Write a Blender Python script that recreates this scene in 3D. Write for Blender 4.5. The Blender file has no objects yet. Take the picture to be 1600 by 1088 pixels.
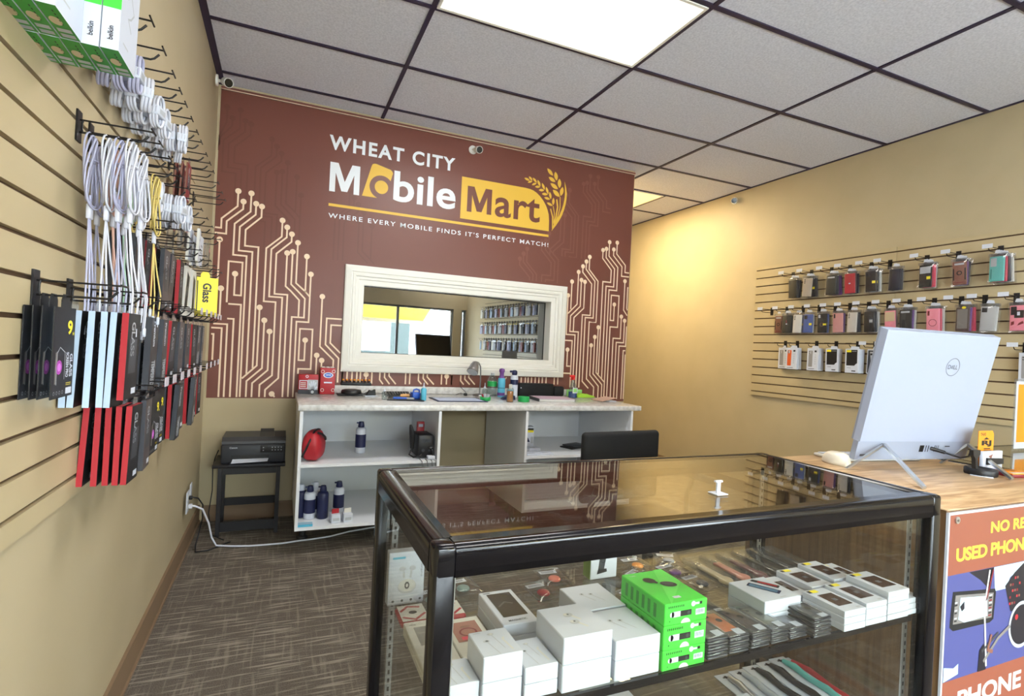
import bpy, bmesh, math, random
from mathutils import Vector, Matrix, noise
random.seed(7)
PI = math.pi
C = bpy.context.scene.collection

# ---------------------------------------------------------------- camera, world, exposure
def look_matrix(loc, yaw, pitch, roll):
    cy, sy, cp, sp = math.cos(yaw), math.sin(yaw), math.cos(pitch), math.sin(pitch)
    f = Vector((sy*cp, cy*cp, sp)); r = Vector((cy, -sy, 0)); u = r.cross(f)
    r2 = r*math.cos(roll)+u*math.sin(roll); u2 = -r*math.sin(roll)+u*math.cos(roll)
    m = Matrix((r2, u2, -f)).transposed().to_4x4(); m.translation = loc
    return m
cd = bpy.data.cameras.new('camera'); cam = bpy.data.objects.new('camera', cd); C.objects.link(cam)
cd.sensor_width = 36; cd.lens = 36*804.78/1600; cd.shift_x = 0.02234; cd.shift_y = -0.0007; cd.clip_start = .02
cam.matrix_world = look_matrix(Vector((0.454, -3.9413, 1.2738)), 0.3836, 0.0006, 0.0494)
bpy.context.scene.camera = cam
vs = bpy.context.scene.view_settings
vs.view_transform = 'Standard'; vs.look = 'None'; vs.gamma = 1; vs.use_curve_mapping = False; vs.exposure = 0.6
world = bpy.data.worlds.new('world'); bpy.context.scene.world = world; world.use_nodes = True
bg = world.node_tree.nodes['Background']; bg.inputs[0].default_value = (.78, .88, 1, 1); bg.inputs[1].default_value = 22

def area(name, loc, rot, sx, sy, power, col=(1, 1, 1), portal=False):
    l = bpy.data.lights.new(name, 'AREA'); l.shape = 'RECTANGLE'; l.size = sx; l.size_y = sy; l.energy = power; l.color = col
    if portal: l.cycles.is_portal = True
    o = bpy.data.objects.new(name, l); C.objects.link(o); o.location = loc; o.rotation_euler = rot
    return o
sl = bpy.data.lights.new('sun', 'SUN'); sl.energy = 10; sl.angle = .02; sl.color = (1, .96, .9)
so = bpy.data.objects.new('sun', sl); C.objects.link(so); so.location = (8, -14, 12); so.rotation_euler = Vector((-.62, .12, -.78)).to_track_quat('-Z', 'Y').to_euler()
area('daylight_portal', (2.3, -6.03, 1.27), (PI/2, 0, 0), 4.1, 1.6, 1, portal=True)

# ---------------------------------------------------------------- materials
def lin(c):
    return tuple(((v/255)/12.92 if v/255 <= .04045 else ((v/255+.055)/1.055)**2.4) for v in c)+(1,)
MATS = {}
def mat(name, col, rough=.5, metal=0., spec=.5, emit=0., emcol=None, coat=0.):
    if name in MATS: return MATS[name]
    m = bpy.data.materials.new(name); m.use_nodes = True; b = m.node_tree.nodes['Principled BSDF']
    b.inputs['Base Color'].default_value = lin(col); b.inputs['Roughness'].default_value = rough
    b.inputs['Metallic'].default_value = metal; b.inputs['Specular IOR Level'].default_value = spec
    b.inputs['Coat Weight'].default_value = coat
    if emit: b.inputs['Emission Color'].default_value = lin(emcol or col); b.inputs['Emission Strength'].default_value = emit
    MATS[name] = m; return m
def nodes(m): return m.node_tree.nodes, m.node_tree.links, m.node_tree.nodes['Principled BSDF']
def noisy(m, c1, c2, scale=20, stretch=(1, 1, 1), detail=4, bump=0., lo=.35, hi=.65, dist=0.):
    N, L, b = nodes(m)
    tc = N.new('ShaderNodeTexCoord'); mp = N.new('ShaderNodeMapping'); mp.inputs['Scale'].default_value = stretch
    n = N.new('ShaderNodeTexNoise'); n.inputs['Scale'].default_value = scale; n.inputs['Detail'].default_value = detail
    n.inputs['Distortion'].default_value = dist
    r = N.new('ShaderNodeValToRGB'); r.color_ramp.elements[0].position = lo; r.color_ramp.elements[1].position = hi
    r.color_ramp.elements[0].color = lin(c1); r.color_ramp.elements[1].color = lin(c2)
    L.new(tc.outputs['Object'], mp.inputs[0]); L.new(mp.outputs[0], n.inputs[0]); L.new(n.outputs[0], r.inputs[0]); L.new(r.outputs[0], b.inputs['Base Color'])
    if bump:
        bp = N.new('ShaderNodeBump'); bp.inputs['Strength'].default_value = bump; bp.inputs['Distance'].default_value = .002
        L.new(n.outputs[0], bp.inputs['Height']); L.new(bp.outputs[0], b.inputs['Normal'])
    return m
def glass(name, tint=(255, 255, 255), base=.04, rough=.0, haze=0.):
    m = bpy.data.materials.new(name); m.use_nodes = True; N = m.node_tree.nodes; L = m.node_tree.links; N.clear()
    out = N.new('ShaderNodeOutputMaterial'); mix = N.new('ShaderNodeMixShader'); t = N.new('ShaderNodeBsdfTransparent'); g = N.new('ShaderNodeBsdfGlossy')
    t.inputs[0].default_value = lin(tint); g.inputs['Roughness'].default_value = rough
    lw = N.new('ShaderNodeLayerWeight'); lw.inputs[0].default_value = .5
    p = N.new('ShaderNodeMath'); p.operation = 'POWER'; p.inputs[1].default_value = 5
    q = N.new('ShaderNodeMath'); q.operation = 'MULTIPLY_ADD'; q.inputs[1].default_value = 1-base; q.inputs[2].default_value = base
    L.new(lw.outputs['Facing'], p.inputs[0]); L.new(p.outputs[0], q.inputs[0]); L.new(q.outputs[0], mix.inputs[0])
    L.new(t.outputs[0], mix.inputs[1]); L.new(g.outputs[0], mix.inputs[2]); last = mix
    if haze:
        d = N.new('ShaderNodeBsdfDiffuse'); d.inputs[0].default_value = lin((235, 238, 242)); mx = N.new('ShaderNodeMixShader'); mx.inputs[0].default_value = haze
        L.new(mix.outputs[0], mx.inputs[1]); L.new(d.outputs[0], mx.inputs[2]); last = mx
    L.new(last.outputs[0], out.inputs[0]); MATS[name] = m; return m

PAINT = noisy(mat('beige_paint', (183, 168, 136), .5, spec=.4), (181, 166, 134), (186, 171, 139), 3, bump=.05)
CEIL = noisy(mat('ceiling_tile', (212, 211, 220), .9), (200, 200, 210), (220, 220, 229), 90, detail=8, bump=.2)
GRID = mat('ceiling_grid_dark', (42, 32, 62), .5)
SLAT = noisy(mat('slatwall_beige', (184, 167, 131), .42), (182, 165, 129), (188, 171, 135), 4)
GROOVE = mat('slat_groove', (92, 68, 48), .7)
MURAL = mat('mural_brown', (116, 66, 54), .36, spec=.5)
CREAM = mat('mural_cream', (240, 214, 184), .5)
FAINTL = mat('mural_faint_dark', (109, 62, 50), .45); FAINTR = mat('mural_faint_light', (127, 78, 64), .45)
GOLD = mat('mural_gold', (232, 186, 66), .45); LETTER = mat('mural_white', (232, 236, 240), .45)
WHITEP = mat('white_paint', (232, 230, 222), .4)
BASEB = mat('rubber_baseboard', (128, 104, 80), .6)
BLACK = mat('black_metal', (9, 8, 13), .16, spec=.4)
HOOKM = mat('hook_black', (18, 14, 16), .4)
BLKPL = mat('black_plastic', (26, 26, 29), .45); DGREY = mat('dark_grey_plastic', (58, 60, 66), .45)
MESHBK = mat('black_fabric', (14, 14, 16), .8)
WHITE = mat('white_card', (204, 209, 221), .4); OFFW = mat('off_white', (214, 212, 204), .5); LGREY = mat('light_grey', (176, 180, 186), .5)
MELA = mat('white_melamine', (226, 228, 232), .35); KICK = mat('perforation_grey', (120, 118, 116), .6)
MARBLE = noisy(mat('marble_laminate', (205, 203, 200), .16), (190, 188, 186), (220, 219, 217), 30, detail=7, lo=.3, hi=.6)
WOODT = noisy(mat('oak_laminate', (190, 156, 116), .35), (158, 124, 88), (204, 172, 132), 5, stretch=(1, 9, 9), detail=5, dist=.8)
WOODD = noisy(mat('walnut_laminate', (112, 84, 56), .4), (96, 70, 45), (128, 98, 66), 6, stretch=(12, 12, .8), detail=5)
ALU = mat('brushed_aluminium', (196, 198, 200), .28, .9); STEEL = mat('steel', (150, 150, 152), .3, 1)
SILV = mat('silver_plastic', (158, 167, 188), .42); SILVD = mat('silver_plastic_chin', (146, 154, 172), .42)
RED = mat('red', (172, 34, 44), .45); DRED = mat('dark_red', (120, 26, 34), .45); PINKR = mat('pinkish_red', (216, 70, 92), .45); BRED = mat('bright_red', (226, 40, 40), .4)
YEL = mat('yellow', (244, 226, 40), .45); ORNG = mat('orange', (238, 150, 36), .45); AMBER = mat('amber_liquid', (196, 112, 20), .15)
GREEN = mat('bright_green', (72, 214, 66), .4); DGRN = mat('box_green', (44, 150, 46), .4); GRNL = mat('pale_green', (150, 214, 120), .5); KGRN = mat('tape_green', (30, 160, 80), .4)
LBLUE = mat('light_blue_card', (176, 196, 218), .45); NAVY = mat('navy', (26, 32, 74), .45); BLUE = mat('blue', (40, 90, 190), .4); CYAN = mat('cyan', (90, 180, 210), .3)
PURP = mat('purple', (110, 66, 140), .4); TEAL = mat('teal', (96, 178, 172), .4); PINK = mat('pink', (232, 140, 156), .4); ROSE = mat('rose', (196, 138, 134), .4)
BROWN = mat('brown_case', (128, 84, 70), .4); OLIVE = mat('olive_black', (50, 50, 42), .4); BEIGE = mat('beige', (206, 186, 150), .5); MAGENTA = mat('magenta', (170, 60, 170), .4)
ASH = mat('ash_grey', (120, 116, 112), .5); INK = mat('ink', (22, 22, 24), .5); LAV = mat('lavender_cable', (176, 176, 202), .4); CABW = mat('white_cable', (206, 207, 218), .45)
CABY = mat('yellow_cable', (216, 192, 112), .4); CABG = mat('green_cable', (176, 214, 190), .4); CABP = mat('pink_cable', (226, 180, 164), .4)
CLEARP = glass('clear_plastic', (246, 248, 250), .07, .10, .04); BAGP = glass('bag_plastic', (250, 250, 252), .05, .06, .015)
PANE = glass('case_glass', (250, 251, 248), .04, 0.); PANET = glass('case_top_glass', (244, 242, 236), .05, 0.)
CLEARB = glass('clear_bottle', (225, 235, 235), .06, .02, .05); BLUEL = mat('blue_liquid', (20, 70, 150), .15)
MIRR = mat('mirror_film', (150, 153, 156), .012, 1.)
PRINT = mat('poster_photo_violet', (70, 74, 130), .5); PBLK = mat('poster_dark', (24, 20, 30), .5); PSKY = mat('poster_pale_blue', (176, 208, 224), .5)
POSTB = mat('poster_brown', (140, 78, 58), .45)

# carpet: woven loops with pale streaks across and darker bands
CARP = mat('carpet', (92, 82, 72), .95, spec=.1)
def carpet():
    N, L, b = nodes(CARP)
    tc = N.new('ShaderNodeTexCoord')
    def nz(sc, st, lo, hi, det=3):
        mp = N.new('ShaderNodeMapping'); mp.inputs['Scale'].default_value = st; n = N.new('ShaderNodeTexNoise'); n.inputs['Scale'].default_value = sc; n.inputs['Detail'].default_value = det
        r = N.new('ShaderNodeMapRange'); r.inputs[1].default_value = lo; r.inputs[2].default_value = hi
        L.new(tc.outputs['Object'], mp.inputs[0]); L.new(mp.outputs[0], n.inputs[0]); L.new(n.outputs[0], r.inputs[0]); return r.outputs[0]
    a = nz(9, (.55, 9, 1), .52, .66); c = nz(9, (7, .5, 1), .54, .7); d = nz(260, (1, 1, 1), .3, .7)
    def mixc(f, c1, c2):
        m = N.new('ShaderNodeMix'); m.data_type = 'RGBA'; L.new(f, m.inputs[0])
        for s, q in ((6, c1), (7, c2)):
            if isinstance(q, tuple): m.inputs[s].default_value = q
            else: L.new(q, m.inputs[s])
        return m.outputs[2]
    def scale(f, k):
        m = N.new('ShaderNodeMath'); m.operation = 'MULTIPLY'; m.inputs[1].default_value = k; L.new(f, m.inputs[0]); return m.outputs[0]
    base = mixc(d, lin((80, 73, 66)), lin((116, 107, 97)))
    x = mixc(scale(c, .55), base, lin((140, 130, 118))); x = mixc(scale(a, .8), x, lin((158, 149, 136)))
    L.new(x, b.inputs['Base Color'])
    bp = N.new('ShaderNodeBump'); bp.inputs['Strength'].default_value = .5; bp.inputs['Distance'].default_value = .003; L.new(d, bp.inputs['Height']); L.new(bp.outputs[0], b.inputs['Normal'])
carpet()

# ---------------------------------------------------------------- mesh builder
_fonts = {}
def text_geo(s, bold=0., space=1.):
    k = (s, bold, space)
    if k in _fonts: return _fonts[k]
    cu = bpy.data.curves.new('t', 'FONT'); cu.body = s; cu.size = 1; cu.offset = bold; cu.space_character = space; cu.resolution_u = 5
    o = bpy.data.objects.new('t', cu); C.objects.link(o)
    dg = bpy.context.evaluated_depsgraph_get(); me = bpy.data.meshes.new_from_object(o.evaluated_get(dg))
    v = [(p.co.x, p.co.y) for p in me.vertices]; f = [tuple(p.vertices) for p in me.polygons]
    bpy.data.objects.remove(o); bpy.data.curves.remove(cu); bpy.data.meshes.remove(me)
    x0 = min(p[0] for p in v); x1 = max(p[0] for p in v); y0 = min(p[1] for p in v); y1 = max(p[1] for p in v)
    v = [((p[0]-x0)/(x1-x0), (p[1]-y0)/(y1-y0)) for p in v]
    _fonts[k] = (v, f, (x1-x0)/(y1-y0)); return _fonts[k]

class MB:
    def __init__(s): s.v = []; s.f = []; s.mi = []; s.ms = []; s.sm = []; s.X = Matrix.Identity(4); s.fr = None
    def m(s, mt):
        if mt not in s.ms: s.ms.append(mt)
        return s.ms.index(mt)
    def add(s, vs, fs, mt, smooth=False):
        o = len(s.v); s.v += [tuple(s.X @ Vector(p)) for p in vs]; k = s.m(mt)
        for f in fs: s.f.append(tuple(i+o for i in f)); s.mi.append(k); s.sm.append(smooth)
        return s
    def box(s, x0, x1, y0, y1, z0, z1, mt, faces=None):
        v = [(x0, y0, z0), (x1, y0, z0), (x1, y1, z0), (x0, y1, z0), (x0, y0, z1), (x1, y0, z1), (x1, y1, z1), (x0, y1, z1)]
        F = {'-z': (0, 3, 2, 1), '+z': (4, 5, 6, 7), '-y': (0, 1, 5, 4), '+x': (1, 2, 6, 5), '+y': (2, 3, 7, 6), '-x': (3, 0, 4, 7)}
        for k, f in F.items():
            s.add([v[i] for i in f], [(0, 1, 2, 3)], (faces or {}).get(k, mt))
        return s
    def rbox(s, x0, x1, y0, y1, z0, z1, mt, r=.004, seg=2, smooth=True):
        bm = bmesh.new(); bmesh.ops.create_cube(bm, size=1)
        for v in bm.verts: v.co = Vector(((x0+x1)/2+v.co.x*(x1-x0), (y0+y1)/2+v.co.y*(y1-y0), (z0+z1)/2+v.co.z*(z1-z0)))
        bmesh.ops.bevel(bm, geom=list(bm.edges), offset=min(r, (x1-x0)*.49, (y1-y0)*.49, (z1-z0)*.49), segments=seg, affect='EDGES', profile=.5)
        bm.verts.index_update(); s.add([v.co.copy() for v in bm.verts], [tuple(v.index for v in f.verts) for f in bm.faces], mt, smooth); bm.free(); return s
    def prism(s, pts, ax, a, b, mt, smooth=False, cap=None):
        n = len(pts)
        def P(u, v, w): return {'x': (w, u, v), 'y': (u, w, v), 'z': (u, v, w)}[ax]
        vs = [P(u, v, a) for u, v in pts]+[P(u, v, b) for u, v in pts]
        s.add(vs, [tuple(range(n))[::-1]], cap or mt); s.add(vs, [tuple(range(n, 2*n))], cap or mt)
        s.add(vs, [(i, (i+1) % n, n+(i+1) % n, n+i) for i in range(n)], mt, smooth); return s
    def tube(s, path, r, mt, seg=8, closed=False, smooth=True):
        P = [Vector(p) for p in path]; n = len(P); vs = []; up = None
        R = r if isinstance(r, (list, tuple)) else [r]*n
        for i, p in enumerate(P):
            if closed: t = (P[(i+1) % n]-P[i-1])
            else: t = P[min(i+1, n-1)]-P[max(i-1, 0)]
            t.normalize()
            if up is None: up = Vector((0, 0, 1)) if abs(t.z) < .9 else Vector((1, 0, 0))
            a = t.cross(up); 
            if a.length < 1e-5: a = t.orthogonal()
            a.normalize(); b = a.cross(t); up = b
            for k in range(seg): th = 2*PI*k/seg; vs.append(p+(a*math.cos(th)+b*math.sin(th))*R[i])
        fs = [(i*seg+k, i*seg+(k+1) % seg, ((i+1) % n)*seg+(k+1) % seg, ((i+1) % n)*seg+k) for i in range(n if closed else n-1) for k in range(seg)]
        s.add(vs, fs, mt, smooth)
        if not closed: s.add(vs, [tuple(range(seg))[::-1], tuple(range((n-1)*seg, n*seg))], mt)
        return s
    def cyl(s, p0, p1, r, mt, seg=16, r2=None): return s.tube([p0, p1], [r, r if r2 is None else r2], mt, seg)
    def lathe(s, prof, c, mt, seg=20, smooth=True):
        vs = []; n = len(prof)
        for r, z in prof:
            for k in range(seg): th = 2*PI*k/seg; vs.append((c[0]+r*math.cos(th), c[1]+r*math.sin(th), c[2]+z))
        s.add(vs, [(i*seg+k, i*seg+(k+1) % seg, (i+1)*seg+(k+1) % seg, (i+1)*seg+k) for i in range(n-1) for k in range(seg)], mt, smooth)
        s.add(vs, [tuple(range(seg))[::-1], tuple(range((n-1)*seg, n*seg))], mt); return s
    # prints on a surface: frame origin O, axes U (right), V (up), normal U x V towards the viewer
    def frame(s, O, U, V): s.fr = (Vector(O), Vector(U), Vector(V)); s.lift = .0004; return s
    def P(s, u, v, l=None): O, U, V = s.fr; return O+U*u+V*v+U.cross(V).normalized()*(s.lift if l is None else l)
    def poly(s, pts, mt, l=None): s.add([s.P(u, v, l) for u, v in pts], [tuple(range(len(pts)))], mt); return s
    def rect(s, u0, u1, v0, v1, mt, l=None): return s.poly([(u0, v0), (u1, v0), (u1, v1), (u0, v1)], mt, l)
    def disc(s, cu, cv, r, mt, l=None, n=20, ry=None, rot=0):
        ry = ry or r; o = []
        for i in range(n):
            a = 2*PI*i/n; x = r*math.cos(a); y = ry*math.sin(a); o.append((cu+x*math.cos(rot)-y*math.sin(rot), cv+x*math.sin(rot)+y*math.cos(rot)))
        return s.poly(o, mt, l)
    def ringd(s, cu, cv, r, w, mt, l=None, n=28, sy=1):
        vs = [s.P(cu+q*math.cos(2*PI*i/n), cv+q*sy*math.sin(2*PI*i/n), l) for q in (r-w, r) for i in range(n)]
        s.add(vs, [(i, (i+1) % n, n+(i+1) % n, n+i)[::-1] for i in range(n)], mt); return s
    def line(s, pts, w, mt, l=None):
        h = w/2; n = len(pts); L = []; R = []
        for i, p in enumerate(pts):
            a = Vector(pts[max(i-1, 0)]); b = Vector(p); c = Vector(pts[min(i+1, n-1)])
            d1 = (b-a).normalized() if i else (c-b).normalized(); d2 = (c-b).normalized() if i < n-1 else d1
            n1 = Vector((-d1.y, d1.x)); n2 = Vector((-d2.y, d2.x)); q = n1+n2
            q = q/max(q.length_squared/2, .3) if q.length > 1e-6 else n1
            L.append(b+q*h); R.append(b-q*h)
        vs = [s.P(p.x, p.y, l) for p in L]+[s.P(p.x, p.y, l) for p in R]
        s.add(vs, [(i, n+i, n+i+1, i+1) for i in range(n-1)], mt); return s
    def text(s, t, u0, u1, v0, v1, mt, bold=0., space=1., l=None, skew=0.):
        v, f, _ = text_geo(t, bold, space)
        s.add([s.P(u0+(u1-u0)*a+skew*b, v0+(v1-v0)*b, l) for a, b in v], f, mt); return s
    def vtext(s, t, u0, u1, v0, v1, mt, bold=0., l=None):   # reading downwards
        v, f, _ = text_geo(t, bold, 1.)
        s.add([s.P(u0+(u1-u0)*b, v1-(v1-v0)*a, l) for a, b in v], f, mt); return s
    def build(s, name, parent=None, loc=None, rotz=None):
        me = bpy.data.meshes.new(name); me.from_pydata(s.v, [], s.f)
        for mt in s.ms: me.materials.append(mt)
        me.polygons.foreach_set('material_index', s.mi); me.polygons.foreach_set('use_smooth', s.sm); me.update()
        o = bpy.data.objects.new(name, me); C.objects.link(o)
        if parent: o.parent = parent
        if loc: o.location = loc
        if rotz: o.rotation_euler = (0, 0, rotz)
        return o
def thing(name, label, cat, loc=(0, 0, 0), rotz=0, group=None, rot=None):
    o = bpy.data.objects.new(name, None); o.empty_display_size = .05; C.objects.link(o); o.location = loc; o.rotation_euler = rot or (0, 0, rotz)
    o['label'] = label; o['category'] = cat
    if group: o['group'] = group
    return o
def tag(o, label, cat, group=None):
    o['label'] = label; o['category'] = cat
    if group: o['group'] = group
    return o
def struct(o): o['kind'] = 'structure'; return o
def dup(root, loc, label, group=None, rotz=None, rot=None):
    r = root.copy(); C.objects.link(r); r.location = loc
    if rotz is not None: r.rotation_euler = (0, 0, rotz)
    if rot is not None: r.rotation_euler = rot
    r['label'] = label
    if group: r['group'] = group
    for ch in list(root.children):
        c = ch.copy(); C.objects.link(c); c.parent = r
        for g in list(ch.children): d = g.copy(); C.objects.link(d); d.parent = c
    return r
class Proto:   # the first placement moves the prototype itself, later ones copy it
    def __init__(s, root): s.root = root; s.used = False
    def put(s, loc, label, group=None, rot=(0, 0, 0)):
        if not s.used:
            s.used = True; r = s.root; r.location = loc; r.rotation_euler = rot; r['label'] = label
            if group: r['group'] = group
            return r
        return dup(s.root, loc, label, group, rot=rot)
ORD = ['first', 'second', 'third', 'fourth', 'fifth', 'sixth', 'seventh', 'eighth', 'ninth', 'tenth', 'eleventh', 'twelfth', 'thirteenth', 'fourteenth', 'fifteenth', 'sixteenth', 'seventeenth', 'eighteenth', 'nineteenth', 'twentieth', 'twenty-first', 'twenty-second', 'twenty-third', 'twenty-fourth', 'twenty-fifth', 'twenty-sixth', 'twenty-seventh']

# ---------------------------------------------------------------- layouts traced from image pixels (metres)
CIRCUIT_L="*134,2262 134,2158 40,2062 40,1997 3,1997|*169,2195 169,2143 72,2047 72,1961 3,1961|*216,2259 216,2132 121,2036 121,1823 205,1823 205,1581 205,848|*249,2192 249,2116 154,2019 154,1856 240,1856 240,1584 240,1009|*286,2178 286,2103 191,2004 191,1893 277,1893 277,1587 277,1049|*139,1694 139,1598 139,1548 182,1548 182,1776 96,1776 96,1572 96,1495|*35,1918 35,1653 3,1619|*57,1587 57,1400|*20,1552 20,1412|106,1485 185,1485 185,847|104,1384 144,1384 144,847|21,1345 106,1345 106,847|10,1317 74,1317 74,846|12,1274 26,1274 26,1098|*423,2100 423,1985 327,1892 327,1592 327,1520 404,1520 404,1002 327,935 327,849|*456,2056 456,1984 360,1889 360,1595 360,1556 446,1556 446,984 364,900 364,849|*489,2011 489,1956 394,1862 394,1597 394,1578 479,1578 479,850|*303,1475 303,1068 213,976|*337,1387 337,1051 243,959 243,848|*374,1311 374,1038 279,945 279,848|*532,1955 532,1667 593,1615 628,1578|*597,1864 597,1615 597,1605|*500,1887 500,1655 546,1611 597,1560 597,1423 515,1423 515,851|*464,1874 464,1638 500,1607 559,1546 559,1424|*630,1739 630,1618 630,1392 548,1392 548,851|*613,1262 613,1116 574,1116 574,1342 660,1342 660,1054 575,1054 575,1018|*716,1585 716,1221 815,1127 815,1058|861,1429 754,1429 754,1237 852,1139 852,961|864,1382 787,1382 787,1250 862,1178|*697,1156 697,1010|*733,1120 733,1056|*408,871 428,850|884,1045 884,961"
CIRCUIT_R="*2766,1766 2766,1523 2766,1423 2856,1423 2856,958|*2799,1890 2799,1647|*2861,1981 2861,1695 2774,1608|*2894,1913 2894,1679 2801,1589 2801,1451 2888,1451 2888,958|*2931,1900 2931,1665 2836,1576 2836,1456|*2903,2035 2903,1984 3002,1887 3002,1606 2920,1606 2920,959|*2936,2081 2936,2013 3034,1915 3034,1584 2952,1584 2952,1015 3019,953|*2968,2126 2968,2015 3067,1917 3067,1548 3071,1548 2995,1548 2995,1038 3076,965 3076,887|*3104,2203 3104,2130 3202,2032 3202,1920 3118,1920 3118,1545 3118,1082|*3140,2218 3140,2140 3237,2046 3237,1882 3155,1882 3155,1547 3155,1045|*3170,2283 3170,2157 3272,2064 3272,1851 3188,1851 3188,859|*3219,2222 3219,2167 3317,2074 3317,1988 3400,1988|*3253,2288 3253,2185 3353,2091 3353,2025 3400,2025|*3254,1723 3254,1576 3217,1576 3217,1805 3301,1805 3301,1517 3219,1517 3219,859|*3358,1946 3358,1680 3400,1631|3400,1889 3392,1889 3392,1698 3400,1680|*3337,1618 3337,1415 3258,1415 3258,859|*3375,1582 3375,1379 3295,1379 3295,860|*3400,1532 3400,1347 3328,1347 3328,860|3400,1307 3376,1307 3376,860|3400,1272 3400,861|*3094,1505 3094,1096 3186,1012|*3062,1416 3062,1084 3161,989 3161,858|*3028,1339 3028,1072 3124,974 3124,858|*2787,1290 2787,1145 2821,1145|2745,1371 2829,1371 2829,958|2745,1082 2824,1082|884,1045 884,952|918,1043 918,953|954,1044 954,953|989,1045 989,954|1015,1046 1015,955|*1057,1025 1057,955|1100,1042 1100,956|1160,1043 1160,989 1187,955|1196,1042 1196,1007 1237,956|1230,1041 1230,1020 1285,957|1359,1043 1359,958|1392,1042 1392,959|1461,1042 1461,990 1487,961|1499,1042 1499,1006 1540,959|1531,1039 1531,1019 1588,960|1649,1041 1649,961|*1691,1027 1691,962|1733,1042 1733,962|1733,1039 1733,962|1810,1039 1810,995 1838,964|1845,1040 1845,1008 1890,965|1878,1041 1878,1024 1934,966|2215,1032 2163,977|2190,1041 2135,983|2310,1034 2310,973|2351,1035 2351,974|2390,1036 2390,975|2416,1037 2416,975|2448,1038 2448,976|2484,1039 2484,977|2519,1039 2519,977|2552,1040 2552,978|2589,1041 2589,979|2669,1040 2669,980|2704,1041 2704,981"
LEAVES= [(2.288, 2.717, 2.339, 2.703, 0.0161), (2.329, 2.737, 2.363, 2.709, 0.0161), (2.366, 2.732, 2.406, 2.697, 0.0172), (2.413, 2.721, 2.441, 2.67, 0.0184), (2.456, 2.702, 2.485, 2.648, 0.0184), (2.496, 2.676, 2.521, 2.617, 0.0184), (2.533, 2.639, 2.549, 2.578, 0.0184), (2.574, 2.594, 2.573, 2.529, 0.0195), (2.321, 2.683, 2.364, 2.704, 0.0138), (2.36, 2.669, 2.405, 2.694, 0.0149), (2.391, 2.659, 2.441, 2.667, 0.0161), (2.428, 2.637, 2.481, 2.644, 0.0172), (2.459, 2.61, 2.517, 2.614, 0.0184), (2.483, 2.583, 2.541, 2.575, 0.0184), (2.511, 2.542, 2.569, 2.524, 0.0184), (2.5, 2.835, 2.558, 2.782, 0.0258), (2.579, 2.82, 2.596, 2.746, 0.0287), (2.517, 2.763, 2.584, 2.733, 0.0258), (2.623, 2.767, 2.627, 2.686, 0.0287), (2.537, 2.713, 2.613, 2.675, 0.0287), (2.66, 2.701, 2.642, 2.62, 0.0287), (2.563, 2.661, 2.634, 2.612, 0.0316)]
CASE_BOXES=[  # case contents here and below: scaled down about the camera, results written out
 ('earpod',0.7169,0.7872,-3.1490,-3.0795,0.6761,0.7180),
 ('earpod',0.7881,0.8618,-3.1573,-3.0786,0.6761,0.7155),
 ('earpod',0.7881,0.8618,-3.1573,-3.0786,0.7159,0.7599),
 ('earpod',0.8643,0.9296,-3.1615,-3.0778,0.6761,0.7012),
 ('earpod',0.8643,0.9296,-3.1615,-3.0778,0.7017,0.7306),
 ('airpod',0.9338,1.0368,-3.1674,-3.0627,0.6761,0.7245),
 ('airpod',0.9338,1.0368,-3.1674,-3.0627,0.7249,0.7733),
 ('wired',1.0435,1.1456,-3.1682,-3.0619,0.6761,0.7128),
 ('wired',1.0435,1.1456,-3.1682,-3.0619,0.7131,0.7498),
 ('wired2',1.0485,1.1498,-3.0568,-2.9522,0.6761,0.7130),
 ('wired2',1.0485,1.1498,-3.0568,-2.9522,0.7131,0.7498),
 ('green',1.1490,1.2545,-3.1716,-3.0359,0.6761,0.7146),
 ('green',1.1490,1.2545,-3.1716,-3.0359,0.7151,0.7615),
 ('green',1.1490,1.2545,-3.1716,-3.0359,0.7620,0.8034),
 ('phone',1.4839,1.6003,-3.1138,-3.0108,0.6761,0.7054),
 ('phone',1.4839,1.6003,-3.1138,-3.0108,0.7059,0.7347),
 ('blackwin',0.8861,0.9656,-3.0192,-2.8785,0.6761,0.7012),
 ('blackwin',0.8861,0.9656,-3.0192,-2.8785,0.7017,0.7264),
 ('ring',0.7939,0.8735,-3.0485,-2.9061,0.6761,0.6929),
 ('flatw',0.7119,0.7872,-3.0694,-2.9061,0.6761,0.6887),
 ('flatw',0.7119,0.7872,-3.0694,-2.9061,0.6891,0.7012),
 ('redtin',0.7981,0.8567,-2.8936,-2.8266,0.6761,0.6929),
 ('redtin',0.7119,0.7772,-2.8936,-2.8182,0.6761,0.6929),
 ('buds',0.7027,0.7872,-2.7847,-2.7596,0.6761,0.7975),
 ('stand',1.2335,1.3173,-2.7973,-2.7638,0.6761,0.7850),
]
STRAP_BOXES=[
 (1.6522,1.7250,-3.1799,-3.0778,3,0.0151),
 (1.7292,1.8037,-3.1783,-3.0778,4,0.0130),
 (1.8071,1.8866,-3.1783,-3.0778,5,0.0137),
 (1.6982,1.7736,-3.0694,-2.9689,3,0.0151),
 (1.7778,1.8490,-3.0694,-2.9689,4,0.0138),
 (1.8908,1.9452,-3.1741,-3.0778,3,0.0128),
 (1.6229,1.6941,-3.0694,-2.9689,2,0.0151),
 (1.8531,1.9159,-3.0694,-2.9689,3,0.0138),
]
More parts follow.
